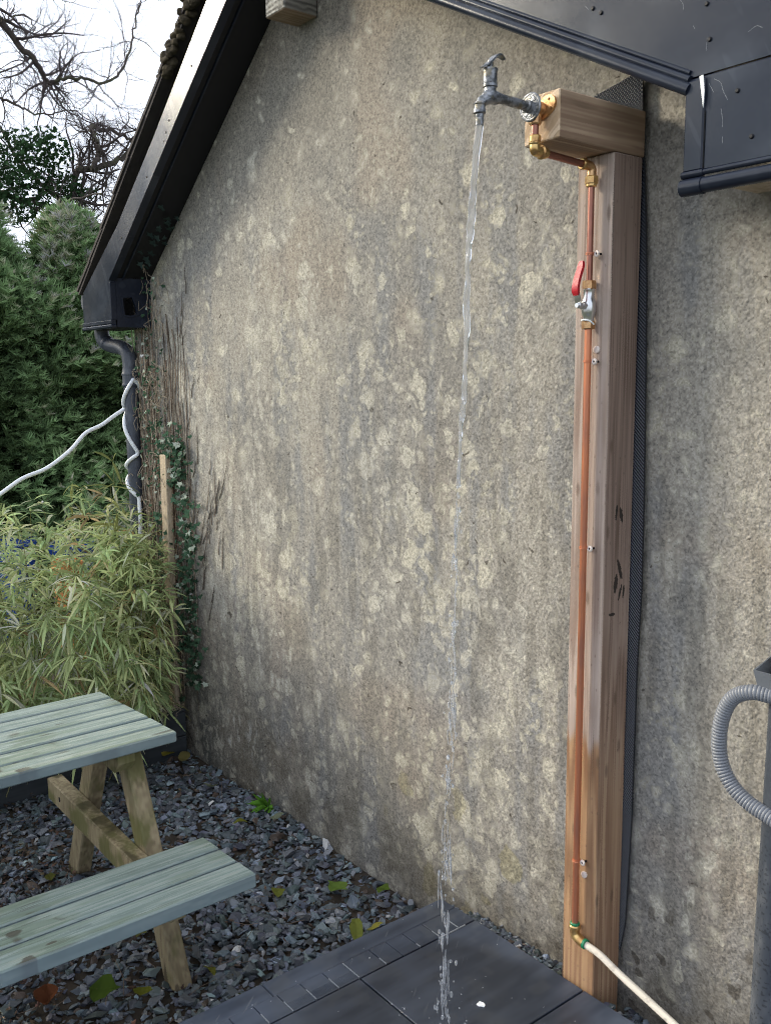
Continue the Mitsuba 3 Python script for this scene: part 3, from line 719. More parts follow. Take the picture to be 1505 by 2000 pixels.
for sl, zlo, zhi, stp in ((-1.0, 0.0, 2.5, 0.0085), (1.15, 2.05, 2.6, 0.0085)):
    for z0 in np.arange(zlo - 0.4, zhi + 0.4, stp):
        g_ = mpo.intersection(LineString([(-1.6, z0 - sl * 0.2), (-1.2, z0 + sl * 0.2)]))
        for q in (getattr(g_, "geoms", [g_]) if not g_.is_empty else []):
            cc = np.array(q.coords)
            if len(cc) < 2 or cc[:, 1].max() < zlo: continue
            tb = tube(np.stack([cc[:, 0], np.full(len(cc), 1.8150), cc[:, 1]], -1), 0.0015, 6, False); rb_m.add(tb.vertices, tb.faces)
part(mbk, "ribs", rb_m, "m_ribs", 60)

# ------------------------------------------------------------------ copper pipework
cp = thing("copper_pipe", "copper water pipe with brass fittings clipped to the timber post", "pipe")
PX, PY = -1.389, 1.688
R15 = 0.0082
part(cp, "pipe", tube([(PX, PY, 1.748), (PX, PY, 1.965)], 0.0072, 20), "m_copper_old", 40, "dull upper run of copper pipe")
part(cp, "pipe", tube([(PX, PY, 0.165), (PX, PY, 1.0), (PX, PY, 1.655)], R15, 20), "m_copper", 40, "bright lower run of copper pipe")
part(cp, "pipe", tube([(PX, 1.520, 2.003), (PX, 1.675, 1.996)], 0.0078, 20), "m_copper_old", 40, "horizontal pipe under the arm")
part(cp, "pipe", tube([(PX, 1.503, 2.018), (PX, 1.503, 2.062)], 0.0075, 20), "m_copper_old", 40)
# top elbow into the vertical run
part(cp, "elbow", tube(smoothpath([(PX, 1.660, 1.9965), (PX, 1.678, 1.996), (PX, 1.687, 1.990), (PX, 1.688, 1.975)], 6), 0.0105, 20), "m_copperbrass", 40)
part(cp, "nut", lathe((PX, 1.652, 1.997), (0, 1, 0), [(0, 0.0105), (0.002, 0.0125), (0.009, 0.0125), (0.011, 0.0105)], 20), "m_brass", 30)
part(cp, "nut", hexnut((PX, PY, 1.957), (0, 0, 1), 0.018, 0.0145), "m_brass", 20)
part(cp, "ring", lathe((PX, PY, 1.951), (0, 0, 1), [(0, 0.0095), (0.002, 0.0125), (0.006, 0.0125)], 20), "m_brass")
# elbow under the arm end
part(cp, "elbow", tube(smoothpath([(PX, 1.503, 2.020), (PX, 1.503, 2.008), (PX, 1.507, 2.0035), (PX, 1.526, 2.003)], 6), 0.0112, 20), "m_brass", 40)
part(cp, "nut", lathe((PX, 1.503, 2.0145), (0, 0, 1), [(0, 0.0118), (0.003, 0.0138), (0.006, 0.0118), (0.0065, 0.0125), (0.018, 0.0128), (0.020, 0.011)], 20), "m_brass", 30, "bright yellow brass coupling")
part(cp, "nut", lathe((PX, 1.519, 2.003), (0, 1, 0), [(0, 0.0115), (0.003, 0.0145), (0.006, 0.0145), (0.007, 0.0118), (0.014, 0.0125), (0.020, 0.0105)], 20), "m_brass", 30)
# backplate elbow on the arm end
bp = [(PX + 0.012 + 0.026 * math.cos(a) * (1 + 0.18 * math.cos(2 * (a - 0.6))), 2.090 + 0.023 * math.sin(a) * (1 + 0.18 * math.cos(2 * (a - 0.6)))) for a in np.linspace(0, 2 * np.pi, 28, endpoint=False)]
bpp = Polygon(bp)
for hx, hz_ in ((0.024, 0.014), (0.030, -0.006), (-0.006, 0.012)):
    bpp = bpp.difference(Polygon([(PX + hx + 0.0028 * math.cos(a), 2.09 + hz_ + 0.0028 * math.sin(a)) for a in np.linspace(0, 2 * np.pi, 12, endpoint=False)]))
bk = part(cp, "backplate", prism_xz(bpp, 1.5175, 1.5228), "m_copperbrass", 30, "copper-coloured backplate screwed to the arm end")
part(bk, "socket", lathe((PX, 1.519, 2.088), (0, -1, 0), [(0, 0.0155), (0.012, 0.0125), (0.026, 0.0125), (0.034, 0.0135)], 24), "m_copperbrass", 40)
part(bk, "socket", lathe((PX, 1.503, 2.088), (0, 0, -1), [(0, 0.010), (0.012, 0.0105), (0.016, 0.0128), (0.030, 0.0132), (0.033, 0.011)], 24), "m_copperbrass", 40)
# valve with red lever
vb = part(cp, "valve", lathe((PX, PY, 1.650), (0, 0, 1), [(0, 0.0125), (0.004, 0.0138), (0.006, 0.0118), (0.018, 0.0122), (0.022, 0.0145), (0.030, 0.0162), (0.048, 0.0162), (0.056, 0.0145), (0.060, 0.0122), (0.074, 0.0125), (0.078, 0.0138), (0.082, 0.0125)], 24), "m_chrome", 35, "chromed lever valve in the pipe")
part(vb, "nut", hexnut((PX, PY, 1.728), (0, 0, 1), 0.020, 0.0155), "m_copperbrass", 20)
part(vb, "nut", hexnut((PX, PY, 1.640), (0, 0, 1), 0.018, 0.0155), "m_copperbrass", 20)
part(vb, "tape", tube(smoothpath([(PX - 0.012, PY - 0.010, 1.660), (PX, PY - 0.016, 1.661), (PX + 0.012, PY - 0.010, 1.658), (PX + 0.016, PY, 1.650)], 5), 0.0018, 8), "m_white", 40)
part(vb, "stem", lathe((PX, PY - 0.010, 1.692), (0, -1, 0), [(0, 0.0095), (0.014, 0.0095), (0.0145, 0.0075), (0.026, 0.0075), (0.0265, 0.0055), (0.032, 0.0055)], 6), "m_chrome", 20)
lv = smoothpath([(PX, PY - 0.034, 1.690), (PX, PY - 0.038, 1.705), (PX, PY - 0.043, 1.717)], 5)


def strap(path, wid, th):
    m = MB(); n_ = len(path); d = unit(np.gradient(path, axis=0)); s = np.array([1.0, 0, 0]); nrm = np.cross(d, s)
    wid = np.broadcast_to(wid, n_)
    v = np.concatenate([path + s * wid[:, None] / 2 + nrm * th / 2, path - s * wid[:, None] / 2 + nrm * th / 2, path - s * wid[:, None] / 2 - nrm * th / 2, path + s * wid[:, None] / 2 - nrm * th / 2])
    f = []
    for k in range(4):
        a, b = k * n_, ((k + 1) % 4) * n_
        for i_ in range(n_ - 1): f.append([a + i_, b + i_, b + i_ + 1, a + i_ + 1])
    f.append([0, n_, 2 * n_, 3 * n_][::-1]); e = n_ - 1; f.append([e, n_ + e, 2 * n_ + e, 3 * n_ + e])
    return m.add(v, f).get()


part(vb, "lever_plate", strap(lv, 0.016, 0.003), "m_chrome", 30)
lr = smoothpath([(PX, PY - 0.0425, 1.714), (PX, PY - 0.0465, 1.726), (PX + 0.001, PY - 0.044, 1.745), (PX + 0.003, PY - 0.035, 1.772), (PX + 0.004, PY - 0.031, 1.788)], 5)
lever = part(vb, "lever", strap(lr, np.interp(np.arange(len(lr)), [0, 4, 17, 20], [0.013, 0.0175, 0.015, 0.009]), 0.0075), "m_red", 50, "red plastic lever handle")
# pipe clips
for k, z in enumerate((1.807, 1.568, 1.134, 0.344)):
    c = part(cp, "clip", lathe((PX, PY, z - 0.003), (0, 0, 1), [(0, 0.0090), (0.0005, 0.0102), (0.002, 0.0102), (0.003, 0.0094), (0.004, 0.0102), (0.0055, 0.0102), (0.006, 0.009)], 20), "m_copper", 30)
    m = MB(); a = np.linspace(0, 2 * np.pi, 17)
    part(c, "screw_ring", tube(np.stack([PX + 0.0165 + 0.0042 * np.cos(a), np.full(17, PY + 0.008), z - 0.001 + 0.0042 * np.sin(a)], -1), 0.0021, 8, False).union if False else tube(np.stack([PX + 0.0165 + 0.0046 * np.cos(a), np.full(17, PY + 0.004), z - 0.001 + 0.0046 * np.sin(a)], -1), 0.0030, 8, False), "m_clip", 40)
    part(c, "screw", lathe((PX + 0.0165, 1.7065, z - 0.001), (0, -1, 0), [(0, 0.0026), (0.0165, 0.0026)], 8), "m_soffit")
for z in (1.594, 0.305):
    part(cp, "clip_base", lathe((PX + 0.012, 1.7064, z), (0, -1, 0), [(0, 0.0085), (0.004, 0.0085), (0.005, 0.006), (0.0055, 0.006), (0.006, 0.003)], 20), "m_clip", 30)
# bottom brass elbow with green rings
part(cp, "elbow", tube(smoothpath([(PX, PY, 0.172), (PX, PY, 0.152), (PX + 0.004, PY, 0.143), (PX + 0.020, PY, 0.1365), (PX + 0.034, PY, 0.1345)], 6), 0.0122, 20), "m_brass", 40, "bright brass elbow at the foot of the pipe")
part(cp, "collar", lathe((PX, PY, 0.160), (0, 0, 1), [(0, 0.0125), (0.003, 0.0145), (0.009, 0.0145), (0.012, 0.0125)], 20), "m_brass", 30)
part(cp, "green_ring", lathe((PX, PY, 0.1722), (0, 0, 1), [(0, 0.0120), (0.0045, 0.0120), (0.006, 0.0105)], 20), "m_green", 30)
part(cp, "green_ring", lathe((PX + 0.030, PY, 0.1352), (1, 0, -0.06), [(0, 0.0128), (0.006, 0.0128), (0.0075, 0.011)], 20), "m_green", 30)
wp = smoothpath([(PX + 0.034, PY, 0.1345), (-1.31, 1.690, 0.128), (-1.255, 1.692, 0.108), (-1.17, 1.692, 0.085), (-1.08, 1.690, 0.062), (-0.95, 1.680, 0.030), (-0.8, 1.66, 0.012), (-0.5, 1.6, 0.0095)], 8)
single("plastic_pipe", tube(wp, 0.0088, 20), "m_whiteplastic", "cream plastic water pipe running from the foot of the copper pipe down to the right", "pipe", smooth=40)

# ------------------------------------------------------------------ tap
tp = thing("tap", "old grimy metal garden tap with lever handle, water pouring from it", "tap")
TX, TY, TZ = PX, 1.374, 2.086
fl = part(tp, "flange", lathe((TX, 1.490, 2.088), (0, -1, 0), [(0, 0.0285), (0.0025, 0.0290), (0.004, 0.0275), (0.0042, 0.0255), (0.003, 0.0245), (0.003, 0.0225), (0.0045, 0.0215), (0.0055, 0.012)], 36), "m_oldtap", 40, "round wall flange with a ribbed rim")
m = MB()
for a in np.linspace(0, 2 * np.pi, 9, endpoint=False):
    ic = trimesh.creation.icosphere(1, 0.0030); m.add(ic.vertices * [1.3, 0.5, 1.0] + [TX + 0.0175 * math.cos(a), 1.4855, 2.088 + 0.0175 * math.sin(a)], ic.faces)
part(fl, "studs", m, "m_oldtap", 40)
part(tp, "shank", lathe((TX, 1.487, 2.088), (0, -1, 0.02), [(0, 0.0125), (0.012, 0.0125), (0.014, 0.0098), (0.085, 0.0098), (0.100, 0.0118), (0.112, 0.013)], 24), "m_oldtap", 40)
import manifold3d as m3


def blob(spheres, edge=0.0025, it=6):
    parts = []
    for (a, ra), (b, rb2) in spheres:
        parts.append(m3.Manifold.batch_hull([m3.Manifold.sphere(ra, 20).translate(tuple(map(float, a))), m3.Manifold.sphere(rb2, 20).translate(tuple(map(float, b)))]))
    s = parts[0]
    for q in parts[1:]: s = s + q
    s = s.refine_to_length(edge).to_mesh()
    t_ = trimesh.Trimesh(s.vert_properties[:, :3], s.tri_verts, process=True)
    trimesh.smoothing.filter_taubin(t_, iterations=it)
    return t_


part(tp, "body", blob([(((TX, TY + 0.012, TZ + 0.001), 0.0115), ((TX, TY - 0.010, TZ + 0.001), 0.0130)), (((TX, TY - 0.006, TZ), 0.012), ((TX, TY - 0.026, TZ - 0.010), 0.0105)), (((TX, TY - 0.026, TZ - 0.010), 0.0105), ((TX, 1.344, TZ - 0.020), 0.0098)), (((TX, TY - 0.003, TZ + 0.006), 0.0125), ((TX, TY - 0.003, TZ + 0.016), 0.0125))]), "m_oldtap", 50)
part(tp, "bonnet", lathe((TX, TY - 0.003, TZ + 0.016), (0, 0, 1), [(0, 0.0118), (0.004, 0.0118), (0.005, 0.0145), (0.010, 0.0145), (0.011, 0.0132), (0.012, 0.0138), (0.033, 0.0142), (0.035, 0.0150), (0.039, 0.0150), (0.0405, 0.013)], 24), "m_oldtap", 35)
part(tp, "stem", lathe((TX, TY - 0.003, TZ + 0.055), (0, 0, 1), [(0, 0.0062), (0.012, 0.0062), (0.018, 0.0045)], 16), "m_oldtap", 40)
hpth = smoothpath([(TX, TY - 0.026, 2.140), (TX, TY - 0.014, 2.147), (TX, TY - 0.002, 2.157), (TX, TY + 0.010, 2.168), (TX, TY + 0.022, 2.171), (TX, TY + 0.036, 2.166)], 5)
part(tp, "handle", strap(hpth, np.interp(np.arange(len(hpth)), [0, 5, 12, 20, 25], [0.010, 0.016, 0.018, 0.016, 0.006]), 0.0035), "m_oldtap", 60, "curved flat lever handle on top")
part(tp, "nozzle", lathe((TX, 1.3425, TZ - 0.012), (0, 0, -1), [(0, 0.0100), (0.004, 0.0118), (0.006, 0.0105), (0.012, 0.0112), (0.016, 0.0128), (0.021, 0.0128), (0.023, 0.0085), (0.029, 0.0085), (0.030, 0.0078), (0.034, 0.0085), (0.036, 0.0078), (0.043, 0.0082)], 24), "m_oldtap", 35)

# ------------------------------------------------------------------ water
ws = thing("water", "thin stream of clear water falling from the tap onto the dark patio", "water")
wz = np.array([2.033, 1.88, 1.76, 1.5, 1.36, 1.07, 0.9, 0.7, 0.32, 0.0])
wx = np.array([-1.389, -1.411, -1.420, -1.431, -1.447, -1.458, -1.465, -1.475, -1.489, -1.489])
wxf = lambda z: np.interp(-z, -wz, wx)
zz = np.linspace(2.040, 1.30, 420)
s_ = (2.04 - zz)
pth = np.stack([wxf(zz), np.full_like(zz, 1.3425), zz], -1)
ph = meshkit.noise(np.stack([zz * 16, 0 * zz, 0 * zz], -1)) - 0.5; ph2 = meshkit.noise(np.stack([zz * 21, 0 * zz + 5, 0 * zz], -1)) - 0.5
amp = np.clip(s_ * 6, 0, 1)[:, None] * 0.004
pth[:, :2] += amp * np.stack([ph, ph2], -1)
ang = np.arange(14) * 2 * np.pi / 14
rad = (0.0080 - 0.0044 * np.clip(s_ / 0.75, 0, 1) ** 0.8)[:, None] * (1 + 0.26 * np.clip(s_ * 5, 0.15, 1)[:, None] * np.sin(2 * ang[None] + zz[:, None] * 34) + 0.20 * np.clip(s_ * 4, 0.1, 1)[:, None] * np.sin(zz[:, None] * 120 + 3 * np.sin(zz[:, None] * 17) + ang[None]))
part(ws, "stream", tube(pth, rad, 14), "m_water", True)
dm = MB()


def drop(c, r, L):
    ic = trimesh.creation.icosphere(2, 1.0); v = np.array(ic.vertices)
    v = v * (1 + 0.25 * (meshkit.noise(v * 1.5 + rng.uniform(0, 50, 3)) - 0.5))[:, None]
    v *= [r, r, L]
    dm.add(v + c, ic.faces)


def strand(c, r, L):
    n_ = 14; t_ = np.linspace(0, 1, n_); z_ = c[2] + L * (0.5 - t_)
    q = np.stack([c[0] + 0.0016 * np.sin(t_ * rng.uniform(2, 5) + rng.uniform(0, 6)), c[1] + 0.0012 * np.sin(t_ * 4 + rng.uniform(0, 6)), z_], -1)
    rr_ = r * np.sin(np.pi * np.clip(t_, 0.03, 0.97)) ** 0.5 * (1 + 0.35 * np.sin(t_ * rng.uniform(14, 34) + rng.uniform(0, 6)))
    tb = tube(q, rr_, 8); dm.add(tb.vertices, tb.faces)


for k in range(64):      # the stream breaks up below 1.35 m
    z = rng.uniform(0.02, 1.36); sp = 0.003 + 0.011 * (1.4 - z) / 1.4
    strand((wxf(z) + rng.normal(0, sp * 0.6), 1.3425 + rng.normal(0, sp * 0.6), z), rng.uniform(0.0010, 0.0026), rng.uniform(0.02, 0.06))
for z0 in (0.46, 0.40, 0.30, 0.16, 0.06, 0.78, 1.22):
    for k in range(3):
        z = z0 + rng.normal(0, 0.03)
        strand((wxf(z) + rng.normal(0, 0.006), 1.3425 + rng.normal(0, 0.006), max(z, 0.05)), rng.uniform(0.0014, 0.0032), rng.uniform(0.05, 0.10))
for k in range(110):
    z = rng.uniform(0.02, 1.5); sp = 0.004 + 0.020 * (1.5 - z) / 1.5
    r = rng.uniform(0.0014, 0.0036)
    drop((wxf(z) + rng.normal(0, sp * 0.5), 1.3425 + rng.normal(0, sp * 0.5), z), r, r * rng.uniform(1.0, 2.6))
for k in range(24):
    a = rng.uniform(0, 2 * np.pi); d_ = abs(rng.normal(0, 0.09)); r = rng.uniform(0.0010, 0.0022)
    drop((-1.489 + d_ * math.cos(a), 1.3425 + d_ * math.sin(a), 0.004 + abs(rng.normal(0, 0.04))), r, r)
part(ws, "droplets", dm, "m_water", True, kind="stuff")

# a white dropping on the patio
q = [(-1.487 + 0.010 * (1 + 0.25 * math.sin(3 * a + 1)) * math.cos(a), 1.457 + 0.0085 * (1 + 0.2 * math.sin(2 * a)) * math.sin(a)) for a in np.linspace(0, 2 * np.pi, 24, endpoint=False)]
m = trimesh.creation.extrude_polygon(Polygon(q), 0.0022); m.apply_translation((0, 0, 0.0012))
single("bird_dropping", m, "m_white", "round white splat on the dark patio slab near the timber post", "bird dropping", smooth=False)

# ------------------------------------------------------------------ picnic table
pt = thing("picnic_table", "weathered pale green picnic table with attached bench seat standing on the slate", "picnic table")
YE, Y0 = 1.100, -0.25
TX0, TX1, TT = -2.928, -2.440, 0.5
wpl = (TX1 - TX0 - 5 * 0.008) / 6
for k in range(6):
    x0 = TX0 + k * (wpl + 0.008)
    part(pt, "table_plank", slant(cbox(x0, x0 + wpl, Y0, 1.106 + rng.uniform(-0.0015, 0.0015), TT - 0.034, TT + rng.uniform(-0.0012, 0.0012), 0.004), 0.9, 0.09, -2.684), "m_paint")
for sx0, sx1 in ((-2.336, -2.062),):
    ws_ = (sx1 - sx0 - 2 * 0.008) / 3
    for k in range(3):
        x0 = sx0 + k * (ws_ + 0.008)
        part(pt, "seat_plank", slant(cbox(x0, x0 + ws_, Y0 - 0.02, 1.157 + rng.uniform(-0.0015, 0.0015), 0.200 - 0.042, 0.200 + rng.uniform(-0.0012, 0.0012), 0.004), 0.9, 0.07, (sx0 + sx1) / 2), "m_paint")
for yl in (1.035, -0.02):
    for s in (-1, 1):
        xc = -2.704
        part(pt, "leg", beam((xc + s * 0.085, yl, 0.464), (xc + s * 0.405, yl, -0.215), 0.078, 0.052, bev=0.004), "m_legwood")
    yb_ = yl - 0.053 if yl > 0.5 else yl + 0.053
    part(pt, "seat_beam", cbox(-3.14, -2.17, yb_ - 0.026, yb_ + 0.026, 0.080, 0.1575, 0.004), "m_legwood")
    tb = Polygon([(-2.895, 0.4655), (-2.475, 0.4655), (-2.475, 0.428), (-2.505, 0.395), (-2.865, 0.395), (-2.895, 0.428)])
    part(pt, "table_bearer", prism_xz(tb, yb_ - 0.026, yb_ + 0.026), "m_legwood", False)
    for xx in (-3.02, -2.39):
        part(pt, "bolt", lathe((xx, yb_ - 0.0262, 0.12), (0, -1, 0), [(0, 0.009), (0.0005, 0.008), (0.0012, 0.003)], 12), "m_dark")

# ------------------------------------------------------------------ planter, stake, dry tuft
pl = thing("planter", "dark timber planter box holding the bamboo beside the wall", "planter")
PXR = -3.79
for k in range(2):
    part(pl, "board", cbox(PXR - 0.03, PXR, -0.2, 1.80, -0.225 + 0.118 * k, -0.225 + 0.118 * k + 0.115, 0.004), "m_planter")
    part(pl, "board", cbox(-4.9, PXR - 0.031, 1.772, 1.80, -0.225 + 0.118 * k, -0.225 + 0.118 * k + 0.115, 0.004), "m_planter")
part(pl, "rim", cbox(PXR - 0.045, PXR + 0.004, -0.2, 1.803, 0.0115, 0.022, 0.003), "m_planter")
part(pl, "soil", cbox(-4.9, PXR - 0.032, -0.2, 1.77, -0.22, -0.01, 0.004), "m_soil")
sk = MB()
sk.mesh(beam((-3.868, 1.79, 1.196), (-3.885, 1.79, -0.02), 0.062, 0.028, bev=0.003))
single("timber_stake", sk, "m_stake", "pale square timber stake standing upright among the ivy at the wall", "stake")
tf = MB()
for k in range(90):
    a = np.array([-3.80 + rng.normal(0, 0.028), 1.715 + rng.normal(0, 0.03), 0.024 + abs(rng.normal(0, 0.008))]); d = unit(rng.normal(size=3) * [1, 1, 0.5] + [0, 0, 0.35])
    L = rng.uniform(0.02, 0.06)
    tf.mesh(tube([a, a + d * L * 0.5 + rng.normal(0, 0.006, 3), a + d * L], 0.0010, 4, False), np.array([0.38, 0.31, 0.24]) * rng.uniform(0.5, 1.3))
single("dry_grass_tuft", tf, "m_drystem", "tangled tuft of dry straw lying on the planter rim", "dry grass")

# ------------------------------------------------------------------ bamboo
bam = thing("bamboo", "leafy clump of light green bamboo behind the picnic table", "bamboo")


def lance(pts, wid, side):
    """leaf along pts (k,3); side (3,) width direction; folded slightly"""
    k = len(pts); up = np.cross(unit(pts[-1] - pts[0]), side)
    l = pts + side * wid[:, None] + up * wid[:, None] * 0.35; r = pts - side * wid[:, None] + up * wid[:, None] * 0.35
    return np.concatenate([pts, l, r])


KL = 5
leaf_f = []
for i_ in range(KL - 1):
    leaf_f += [[i_, KL + i_, KL + i_ + 1], [i_, KL + i_ + 1, i_ + 1], [2 * KL + i_, i_, i_ + 1], [2 * KL + i_, i_ + 1, 2 * KL + i_ + 1]]
leaf_f = np.array(leaf_f)
tt5 = np.array([0, 0.22, 0.5, 0.8, 1.0]); wprof = np.array([0.12, 0.85, 1.0, 0.55, 0.02])


def bamboo_leaf(base, d, L, W, droop):
    p = base + d[None] * (L * tt5)[:, None] + np.array([0, 0, -1.0]) * (droop * L * tt5 ** 2)[:, None]
    s = np.cross(d, [0, 0, 1.0]) + rng.normal(0, 0.45, 3); s = unit(s - d * np.dot(s, d))
    return lance(p, W * wprof, s)


leaves = []
stems = MB()


def top_z(x, y):
    return 0.86 + 0.08 * math.sin(x * 9 + 1) * math.sin(y * 7) + 0.16 * math.exp(-((x + 4.10) / 0.22) ** 2 - ((y - 1.60) / 0.25) ** 2) + 0.05 * rng.normal()


nclu = 2500
for k in range(nclu):
    y = rng.uniform(-0.1, 1.72); xf = -3.50 + 0.10 * math.sin(y * 5 + 0.5) - 0.22 * max(0, (y - 1.25) / 0.5) ** 1.2
    u = rng.random() ** 0.6
    x = xf - 1.15 * (1 - u)
    zt = top_z(x, y)
    # profile: fuller in the middle, tucked in low down
    z = rng.uniform(0.02, 1.0) ** 0.85 * zt
    x -= 0.22 * max(0, (z - 0.45) / 0.5) ** 2 + 0.05 * max(0, (0.25 - z) / 0.25)
    if k % 12 == 0: x, y, z = rng.uniform(-3.98, -3.82), rng.uniform(1.5, 1.74), rng.uniform(0.08, 0.86)
    c = np.array([x, y, z])
    out = unit(np.array([0.75, -0.35, 0.15]) + rng.normal(0, 0.55, 3) + [0, 0, 0.55 * (z / zt > 0.8)])
    nb = rng.integers(4, 8)
    tone = rng.lognormal(0, 0.22)
    yel = rng.random()
    brown = rng.random() < 0.018
    for q in range(nb):
        a = (q / max(nb - 1, 1) - 0.5) * 2.0
        sd = unit(np.cross(out, [0, 0, 1.0]))
        d = unit(out * 0.8 + sd * a * 0.9 + np.array([0, 0, -0.35 + 0.45 * (z > 0.6 * zt)]) + rng.normal(0, 0.32, 3))
        L = rng.uniform(0.062, 0.122); W = L * rng.uniform(0.050, 0.072)
        col = np.array([0.330, 0.450, 0.215]) * (1 - yel * 0.6) + np.array([0.640, 0.660, 0.300]) * yel * 0.6
        if rng.random() < 0.11: col = np.array([0.52, 0.56, 0.40])
        if brown: col = np.array([0.36, 0.27, 0.14])
        col = col * tone * rng.uniform(0.65, 1.3)
        leaves.append((c + d * 0.008, bamboo_leaf(c + d * 0.008, d, L, W, rng.uniform(0.15, 0.65)), np.clip(col, 0.01, 0.6)))
    if k % 3 == 0:
        stems.mesh(tube([c - out * 0.16 + [0, 0, -0.10], c - out * 0.07 + [0, 0, -0.02], c], [0.0016, 0.0013, 0.0008], 4, False), np.array([0.17, 0.16, 0.06]) * rng.uniform(0.6, 1.3))
for k in range(70):
    x, y = rng.uniform(-4.6, -3.78), rng.uniform(-0.1, 1.7); h = rng.uniform(0.55, 0.98)
    lean = np.array([rng.uniform(-0.05, 0.28), rng.normal(0, 0.10), 0])
    q = np.array([[x, y, -0.02], [x, y, h * 0.5], [x, y, h]]) + np.array([[0], [0.3], [1.0]]) * lean
    stems.mesh(tube(smoothpath(q, 4), np.linspace(0.0035, 0.001, 9), 5, False), np.array([0.16, 0.17, 0.06]) * rng.uniform(0.6, 1.3))
# a few stray tall shoots
for (x, y, h) in ((-4.16, 1.66, 1.16), (-4.05, 1.60, 1.06), (-4.28, 1.50, 1.05), (-4.25, 0.9, 0.98), (-4.3, 1.1, 0.98)):
    q = smoothpath(np.array([[x, y, 0.3], [x + 0.02, y, 0.75], [x + 0.05, y - 0.02, h]]), 4)
    stems.mesh(tube(q, np.linspace(0.003, 0.0008, len(q)), 5, False), (0.15, 0.15, 0.06))
    for t_ in np.linspace(0.45, 1, 7):
        c = q[int(t_ * (len(q) - 1))]
        for z_ in range(3):
            d = unit(rng.normal(size=3) + [0.4, -0.2, 0.35])
            leaves.append((c, bamboo_leaf(c, d, rng.uniform(0.08, 0.15), rng.uniform(0.005, 0.008), rng.uniform(0.2, 0.6)), np.array([0.21, 0.23, 0.085]) * rng.uniform(0.8, 1.4)))
part(bam, "stems", stems, "m_drystem")
# the leaves in front of the others are pieces of their own
P = np.array([l[0] for l in leaves])
view = P - EYE; dist = np.linalg.norm(view, axis=1); px = (view @ _r) / (view @ _f); py = -(view @ _up) / (view @ _f)
infr = (px > -0.43) & (py < 0.36) & (P[:, 2] > 0.15)
cell = np.floor(px / 0.012) * 1000 + np.floor(py / 0.012)
order = np.argsort(dist); front, seen = [], set()
for i_ in order:
    if infr[i_] and cell[i_] not in seen:
        seen.add(cell[i_]); front.append(i_)
front = set(front[:]) if len(front) <= 295 else set(rng.permutation(front)[:295].tolist())
rest = MB()
for i_, (c, v, col) in enumerate(leaves):
    if i_ in front: part(bam, "leaf", MB().add(v, leaf_f, col), "m_bamboo")
    else: rest.add(v, leaf_f, col)
part(bam, "foliage", rest, "m_bamboo", kind="stuff")

# ------------------------------------------------------------------ ivy on the wall's end
ivy = thing("ivy", "half dead ivy with brown stems and small leaves climbing the far end of the wall", "ivy")
st = MB()
for k in range(150):
    x0 = -4.17 + 0.46 * rng.random() ** 1.4
    z0, z1 = rng.uniform(-0.15, 0.7), rng.uniform(0.9, 2.0)
    if x0 > -3.95: z0, z1 = rng.uniform(0.0, 0.9), rng.uniform(1.0, 1.85)
    nz = 14; z_ = np.linspace(z0, z1, nz)
    x0 = min(x0, -3.72); x_ = x0 + np.cumsum(rng.normal(0, 0.011, nz)) + 0.01 * np.sin(z_ * rng.uniform(4, 11) + rng.uniform(0, 6))
    y_ = YW - 0.004 - rng.uniform(0, 0.022) * (x0 < -3.95) + rng.normal(0, 0.002, nz)
    r = rng.uniform(0.0008, 0.0024)
    col = np.array([0.15, 0.105, 0.075]) * rng.uniform(0.4, 1.4) if rng.random() < 0.55 else np.array([0.33, 0.29, 0.235]) * rng.uniform(0.6, 1.2)
    st.mesh(tube(np.stack([x_, y_, z_], -1), r, 5, False), col)
for k in range(130):       # loose curls
    a = np.array([rng.uniform(-4.2, -3.85), YW - rng.uniform(0.02, 0.06), rng.uniform(0.5, 2.0)])
    q = a + np.cumsum(rng.normal(0, 0.025, (6, 3)), axis=0) * [1, 0.4, 1.4]; q[:, 1] = np.minimum(q[:, 1], YW - 0.004)
    st.mesh(tube(smoothpath(q, 3), 0.0013, 4, False), np.array([0.30, 0.25, 0.19]) * rng.uniform(0.6, 1.2))
part(ivy, "stem", st, "m_drystem", kind="stuff")
td = MB()
rt = np.random.default_rng(5)
for k in range(46):
    x0, z0 = -3.80 + 0.36 * rt.random() ** 1.3, rt.uniform(0.45, 1.95)
    if z0 > 1.35 and rt.random() < 0.75: z0 -= 0.75
    if x0 > -3.60 and z0 > 1.3: x0 -= 0.15
    L, sl = rt.uniform(0.05, 0.20), rt.uniform(0.10, 0.55)
    n_ = 7; t_ = np.linspace(0, 1, n_)
    q = np.stack([x0 + sl * L * t_ + np.cumsum(rt.normal(0, 0.0035, n_)), np.full(n_, YW - 0.003), z0 + L * t_], -1)
    td.mesh(tube(q, np.linspace(0.0022, 0.0008, n_), 5, False), np.array([0.090, 0.072, 0.058]) * rt.uniform(0.7, 1.8))
    if k % 3 == 0:
        q2 = q[3] + np.stack([0.05 * t_, 0 * t_, 0.045 * t_], -1) * rt.uniform(0.4, 1.0)
        td.mesh(tube(q2, 0.001, 4, False), (0.075, 0.06, 0.05))
part(ivy, "tendril", td, "m_drystem", kind="stuff")
ivyshape = np.array([(0, 0), (0.28, -0.08), (0.62, -0.18), (0.50, 0.14), (0.80, 0.40), (0.42, 0.48), (0.22, 0.62), (0, 1.05), (-0.22, 0.62), (-0.42, 0.48), (-0.80, 0.40), (-0.50, 0.14), (-0.62, -0.18), (-0.28, -0.08)])


